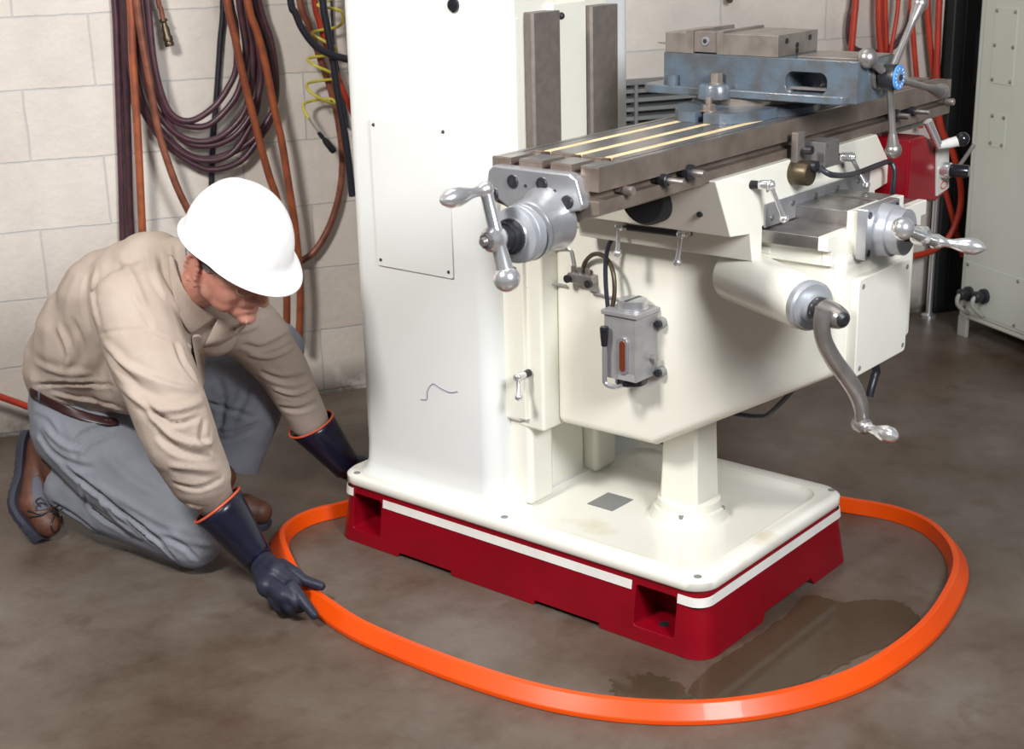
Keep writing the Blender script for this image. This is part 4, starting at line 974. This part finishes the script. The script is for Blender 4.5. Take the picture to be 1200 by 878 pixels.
# --- shirt
mb = MB()
chain(mb, [(208, 330, 3.62, 46), (168, 352, 3.70, 74), (118, 398, 3.80, 77), (92, 428, 3.86, 64)])
chain(mb, [(180, 330, 3.66, 60), (140, 362, 3.74, 74)])
chain(mb, [(125, 430, 3.82, 58), (104, 446, 3.85, 46), (76, 444, 3.90, 44)])
chain(mb, [(195, 360, 3.64, 60), (190, 410, 3.64, 44), (150, 440, 3.74, 46)])
chain(mb, [(205, 345, 3.62, 46), (245, 368, 3.70, 38), (284, 380, 3.79, 40), (305, 398, 3.83, 37), (331, 434, 3.89, 31), (362, 492, 3.98, 24), (376, 513, 4.0, 15)])
chain(mb, [(190, 350, 3.60, 56), (155, 362, 3.52, 49), (176, 425, 3.46, 48), (199, 480, 3.43, 46), (214, 520, 3.44, 44), (235, 558, 3.48, 38), (251, 584, 3.525, 25), (264, 602, 3.55, 14)])
chain(mb, [(225, 352, 3.66, 40), (210, 325, 3.61, 36), (206, 310, 3.60, 33)])
chain(mb, [(222, 362, 3.60, 34), (250, 388, 3.66, 30)])
shirt = flesh(mb, 'shirt', 'shirt', .0065, 9, man, .6)
SF = [
 ([(112, 392), (150, 386), (176, 388), (200, 398)], 4, -4),
 ([(113, 312), (109, 345), (116, 385)], 7, 6), ([(104, 318), (100, 350), (106, 390)], 7, -5),
 ([(66, 380), (80, 412), (76, 436)], 9, 8), ([(84, 372), (96, 405), (92, 432)], 9, -6),
 ([(38, 452), (80, 450), (135, 452)], 5, -8), ([(58, 462), (106, 470), (146, 482)], 6, 7), ([(66, 474), (110, 484), (146, 490)], 5, -6),
 ([(40, 425), (70, 437), (110, 437)], 9, 5),
 ([(188, 288), (193, 318), (209, 350), (222, 375)], 7, -11), ([(199, 285), (202, 312), (212, 336)], 6, 7), ([(178, 288), (182, 320), (196, 352)], 7, 6),
 ([(119, 398), (150, 430), (200, 452), (232, 456)], 9, 8), ([(124, 412), (160, 452), (200, 468)], 10, -8),
 ([(140, 452), (172, 476), (206, 480), (238, 470)], 8, 9), ([(168, 470), (200, 496), (236, 488)], 6, -10),
 ([(170, 482), (205, 513), (238, 521), (250, 516)], 7, 9), ([(183, 508), (214, 530), (249, 534)], 8, -11),
 ([(238, 490), (236, 512), (246, 530)], 7, -8),
 ([(196, 545), (225, 548), (258, 552)], 9, 7), ([(202, 566), (232, 572), (262, 560)], 6, -6),
 ([(200, 580), (215, 590), (236, 596)], 6, 6),
 ([(205, 400), (214, 425), (232, 448)], 7, -8), ([(218, 402), (228, 424), (234, 440)], 6, 6),
 ([(118, 402), (130, 470), (158, 530)], 11, -4), ([(140, 300), (158, 330), (170, 362)], 9, 5), ([(155, 345), (170, 370), (178, 386)], 6, -4),
 ([(284, 402), (306, 408), (334, 396), (348, 384)], 7, -8), ([(290, 414), (318, 418), (350, 404)], 7, 7),
 ([(304, 436), (332, 446), (366, 440)], 8, -8), ([(318, 456), (346, 462), (372, 450)], 6, 7),
 ([(326, 478), (350, 480), (378, 468)], 7, -6),
 ([(265, 375), (290, 370), (320, 362)], 8, -6), ([(262, 388), (284, 388), (305, 380)], 6, 6),
]
folds(shirt, SF, ripple=.004)
# collar: standing band and two flaps
def sheet(grid, name, m, parent, th=.003, sd=1):
    mb = MB(); g = [[mb.bm.verts.new(p) for p in r] for r in grid]
    for A, B in zip(g, g[1:]):
        for k in range(len(A)-1): mb.bm.faces.new((A[k], A[k+1], B[k+1], B[k]))
    bmesh.ops.recalc_face_normals(mb.bm, faces=mb.bm.faces[:])
    o = mb.build(name, m, parent, angle=80)
    s_ = o.modifiers.new('s', 'SOLIDIFY'); s_.thickness = th; s_.offset = 0
    if sd: u_ = o.modifiers.new('u', 'SUBSURF'); u_.levels = 1; u_.render_levels = 1
    bake(o); [setattr(p, 'use_smooth', True) for p in o.data.polygons]; return o
tree = BVHTree.FromObject(shirt, bpy.context.evaluated_depsgraph_get())
tree_b = BVHTree.FromObject(body, bpy.context.evaluated_depsgraph_get())
def onshirt(px, py, lift=.006, fb=3.5):
    hs = [h for h in (t.ray_cast(CAM, ray(px, py).normalized()) for t in (tree, tree_b)) if h[0] is not None]
    p = min(hs, key=lambda h: h[3])[0] if hs else at(px, py, fb)
    return p-ray(px, py).normalized()*lift
def lerp2(a, b_, t): return (a[0]+(b_[0]-a[0])*t, a[1]+(b_[1]-a[1])*t)
top_ = [(204, 300), (207, 318), (216, 340), (230, 358), (248, 368), (254, 372)]
bot_ = [(196, 296), (198, 325), (204, 352), (211, 374), (220, 390), (224, 393)]
grid = []
for a, b_ in zip(top_, bot_): grid.append([onshirt(*lerp2(a, b_, t), lift=.012-.007*t+.010*math.sin(t*3.14)*.4, fb=3.47) for t in (0, .33, .66, 1)])
sheet(grid, 'collar', 'shirt', shirt)
top_ = [(256, 372), (266, 378), (278, 380), (290, 376)]; bot_ = [(238, 408), (258, 404), (272, 396), (286, 384)]
grid = []
for a, b_ in zip(top_, bot_): grid.append([onshirt(*lerp2(a, b_, t), lift=.010, fb=3.6) for t in (0, .25, .5, .75, 1)])
sheet(grid, 'collar', 'shirt', shirt, .0025, 0)
# front placket shadow edge and pocket flap on the chest
grid = []
for a, b_ in zip([(222, 392), (228, 415), (232, 440), (236, 455)], [(236, 390), (242, 412), (240, 436), (240, 452)]): grid.append([onshirt(*lerp2(a, b_, t), lift=.006, fb=3.6) for t in (0, .5, 1)])
sheet(grid, 'placket', 'shirt', shirt)

# --- trousers
mb = MB()
chain(mb, [(86, 470, 3.92, 52), (94, 500, 3.88, 57), (135, 548, 3.80, 52), (180, 590, 3.74, 45), (226, 630, 3.68, 37)])
chain(mb, [(226, 632, 3.68, 35), (180, 612, 3.76, 35), (130, 592, 3.84, 37), (84, 570, 3.91, 33)])
chain(mb, [(82, 500, 3.92, 46), (70, 500, 3.95, 34)])
chain(mb, [(110, 480, 3.94, 48), (160, 462, 4.0, 50), (210, 446, 4.02, 50), (268, 428, 4.02, 42), (324, 408, 4.01, 33)])
chain(mb, [(324, 408, 4.01, 32), (308, 440, 4.03, 36), (292, 478, 4.05, 40), (280, 512, 4.07, 37), (266, 552, 4.09, 36)])
chain(mb, [(270, 450, 4.05, 36), (262, 490, 4.07, 34)])
tr = flesh(mb, 'trousers', 'trousers', .0065, 8, man, .6)
# cut the far hem and the near cuff flat
bm = bmesh.new(); bm.from_mesh(tr.data)
hd_ = (at(298, 553, 4.07)-at(250, 532, 4.07)); dn = (at(266, 552, 4.09)-at(285, 505, 4.07)); nrm = (dn-hd_*(dn.dot(hd_)/hd_.dot(hd_))).normalized()
pp = at(272, 542, 4.08)
sel = [f for f in bm.faces if (f.calc_center_median()-pp).length < .16]
geo = set(sel); [geo.update(f.edges) for f in sel]; [geo.update(f.verts) for f in sel]
bmesh.ops.bisect_plane(bm, geom=list(geo), plane_co=pp, plane_no=nrm, clear_outer=True)
ankle = at(62, 560, 3.90); kn_ = at(130, 590, 3.84); nn = (ankle-kn_).normalized(); pc = at(66, 562, 3.91)
sel = [f for f in bm.faces if (f.calc_center_median()-pc).length < .11 and f.calc_center_median().z < .2]
geo = set(sel); [geo.update(f.edges) for f in sel]; [geo.update(f.verts) for f in sel]
bmesh.ops.bisect_plane(bm, geom=list(geo), plane_co=pc, plane_no=nn, clear_outer=True)
bm.to_mesh(tr.data); bm.free()
for v in tr.data.vertices:
    if v.co.z < .003: v.co.z = .003
TF = [
 ([(70, 541), (92, 560), (110, 574), (140, 598), (169, 620), (196, 640)], 7, -14), ([(110, 566), (150, 590), (190, 612), (230, 628)], 9, 6),
 ([(84, 530), (94, 511), (118, 500), (146, 496)], 7, -10), ([(92, 540), (106, 520), (136, 510)], 8, 8),
 ([(44, 505), (62, 530), (88, 545), (112, 548)], 8, -8), ([(50, 498), (74, 522), (100, 530)], 8, 7), ([(40, 480), (60, 490), (72, 512)], 8, 5),
 ([(92, 563), (108, 596), (152, 628)], 6, -8), ([(112, 572), (132, 604), (168, 634)], 6, 7), ([(128, 585), (150, 612), (184, 640)], 6, -7),
 ([(166, 620), (186, 636), (206, 658)], 6, -9), ([(186, 628), (214, 640), (232, 658)], 6, -8), ([(196, 622), (222, 634), (248, 640)], 7, 6),
 ([(120, 530), (150, 560), (190, 584)], 12, 6), ([(60, 590), (84, 602), (120, 628)], 7, -6),
 ([(240, 470), (268, 480), (300, 490)], 7, -7), ([(240, 512), (268, 515), (300, 502)], 6, -7), ([(244, 500), (270, 502), (304, 490)], 7, 6),
 ([(300, 420), (290, 460), (270, 500)], 9, -6), ([(255, 440), (262, 470), (256, 510)], 9, -6),
]
folds(tr, TF, ripple=.004)
for v in tr.data.vertices:
    if v.co.z < .003: v.co.z = .003
# belt as a ribbon over the waist, with one loop
tree2 = BVHTree.FromObject(tr, bpy.context.evaluated_depsgraph_get())
def onbody(px, py, lift):
    hs = [t.ray_cast(CAM, ray(px, py).normalized()) for t in (tree, tree2)]
    hs = [h for h in hs if h[0] is not None]
    p = min(hs, key=lambda h: h[3])[0] if hs else at(px, py, 3.95)
    return p-ray(px, py).normalized()*lift
grid = []
for a, b_ in zip([(33, 452), (40, 456), (52, 463), (72, 472), (92, 480), (116, 487), (140, 490)], [(35, 467), (42, 470), (54, 476), (72, 485), (92, 493), (116, 498), (140, 500)]):
    grid.append([onbody(*lerp2(a, b_, t), .006) for t in (0, .5, 1)])
bl = sheet(grid, 'belt', 'belt', man, .004)
grid = [[onbody(x, y, .010) for y in (456, 464, 472)] for x in (44, 47)]
sheet(grid, 'belt_loop', 'trousers', bl, .002)

# --- gloves
def glove(name, arm, palm, fingers, th, cuff, cdir, crad):
    mb = MB(); chain(mb, arm)
    h_ = hand(palm, fingers, th, 1.0); me = bpy.data.meshes.new('t'); h_.bm.to_mesh(me); h_.bm.free(); mb.bm.from_mesh(me)
    o = flesh(mb, name, 'gloveh', .0035, 4, man, .5)
    o.data.materials.append(M['glove'])
    return o
gN = glove('glove', [(272, 612, 3.545, 18), (285, 632, 3.55, 18), (300, 652, 3.555, 17), (306, 660, 3.56, 17)], palmN, fingN, thN, None, None, None)
gF = glove('glove', [(380, 518, 4.0, 15), (390, 530, 4.02, 15), (408, 548, 4.05, 15)], palmF, fingF, thF, None, None, None)
def gauntlet(g, c0, r0, c1, r1, nrm):
    """flared cuff of the glove with its coloured rim"""
    n_ = V(nrm).normalized(); ax = (V(c1)-V(c0)).normalized(); a = n_.orthogonal().normalized(); b_ = n_.cross(a)
    a2 = ax.orthogonal().normalized(); 
    NS = 36; rows = []
    for j in range(9):
        t = j/8; c = V(c0).lerp(V(c1), t); m_ = n_.lerp(ax, min(1, t*1.5)).normalized()
        a = (a-m_*a.dot(m_)).normalized(); b_ = m_.cross(a); rr_ = r0+(r1-r0)*t**.85
        rows.append([c+(a*math.cos(k*2*math.pi/NS)+b_*math.sin(k*2*math.pi/NS))*rr_*(1+.02*math.sin(3*k*2*math.pi/NS+t*3)) for k in range(NS)])
    mb = MB(); loft(mb, rows, False); o = mb.build('gauntlet', 'glove', g, angle=80)
    s_ = o.modifiers.new('s', 'SOLIDIFY'); s_.thickness = .0025; s_.offset = 0; bake(o); [setattr(p, 'use_smooth', True) for p in o.data.polygons]
    MB().tube(rows[0][::2], .0032, 8, 3, True).build('cuff_trim', 'gtrim', g)
def planen(p, q, d_ax):
    u = (q-p).normalized(); a = d_ax.normalized(); return (a-u*a.dot(u)).normalized()
p_, q_ = at(229, 610, 3.54), at(278, 573, 3.54)
c0 = at(254, 592, 3.525); c1 = at(303, 655, 3.556)
gauntlet(gN, c0, .067, c1, .038, planen(p_, q_, c1-c0))
p_, q_ = at(339, 507, 3.99), at(389, 484, 3.99)
c0 = at(364, 497, 3.985); c1 = at(408, 549, 4.05)
gauntlet(gF, c0, .066, c1, .038, planen(p_, q_, c1-c0))

# --- boots
def boot(name, heel, ball, toe, soleoff, up, r):
    """heel/ball/toe: centres of the upper; soleoff: direction to the sole"""
    heel, ball, toe, so_, up = map(V, (heel, ball, toe, soleoff, up)); so_.normalize()
    root = MB(); capsule(root, heel, r*.80, heel.lerp(ball, .5), r*.82); capsule(root, heel.lerp(ball, .5), r*.82, ball, r*.95); capsule(root, ball, r*.95, toe, r*.72)
    capsule(root, heel-so_*r*.2, r*.85, up, r*.95)
    o = flesh(root, name, 'boot', .005, 5, man)
    # sole: swept flat profile
    lat = (toe-heel).cross(so_).normalized(); P = spline([heel-(ball-heel).normalized()*r*.75, heel, heel.lerp(ball, .55), ball, toe, toe+(toe-ball).normalized()*r*.62], 8)
    ws = [.60, .86, .78, 1.06, .86, .35]; rows = []
    for i, p in enumerate(P):
        t = i/(len(P)-1)*5; k = min(int(t), 4); wv = (ws[k]+(ws[k+1]-ws[k])*(t-k))*r
        tg = (P[min(i+1, len(P)-1)]-P[max(i-1, 0)]).normalized(); s2 = (so_-tg*so_.dot(tg)).normalized()
        tread = .0025 if i % 2 else 0
        c = p+s2*r*.55
        rows.append([c-lat*wv, c-lat*wv*1.06+s2*r*.22, c-lat*wv*.98+s2*(r*.44+tread), c+lat*wv*.98+s2*(r*.44+tread), c+lat*wv*1.06+s2*r*.22, c+lat*wv])
    mb = MB(); loft(mb, rows); mb.build('sole', 'sole', o, .003, 2, angle=50)
    return o, so_, lat
toeN = at(56, 614, 3.89); ballN = at(42, 590, 3.91); heelN = at(50, 522, 3.96)
bN, so_, lt = boot('boot', heelN, ballN, toeN, at(24, 572, 3.92)-at(50, 568, 3.90), at(70, 552, 3.91), .052)
# laces and side panel of the near boot
trb = BVHTree.FromObject(bN, bpy.context.evaluated_depsgraph_get())
def onboot(px, py, lift=.003):
    h = trb.ray_cast(CAM, ray(px, py).normalized()); p = h[0] if h[0] is not None else at(px, py, 3.85)
    return p-ray(px, py).normalized()*lift
grid = [[onboot(*lerp2(a, b_, t), .0015) for t in (0, .33, .66, 1)] for a, b_ in zip([(38, 558), (36, 575), (38, 592), (44, 600)], [(46, 556), (52, 572), (56, 586), (62, 596)])]
sheet(grid, 'suede_panel', 'bootg', bN, .002)
lc = [[(30, 598), (44, 602), (60, 602), (72, 596)], [(32, 606), (46, 604), (58, 598), (70, 590)], [(40, 598), (44, 590), (52, 592), (58, 600), (68, 606)], [(62, 604), (58, 616), (62, 624), (70, 614), (70, 604)], [(46, 594), (40, 588), (46, 584), (54, 592)], [(66, 596), (72, 606), (72, 618)]]
for L in lc: MB().tube([onboot(x+2, y, .004) for x, y in L], .0022, 6, 5).build('lace', 'black', bN)
bF, so_, lt = boot('boot', onp(246, 588, 2, .065), onp(288, 597, 2, .055), onp(305, 600, 2, .048), (0, 0, -1), onp(258, 560, 2, .13), .046)
for bo_ in (bN, bF):
    for o_ in [bo_]+[c for c in bo_.children]:
        for v in o_.data.vertices:
            if v.co.z < .001: v.co.z = .001
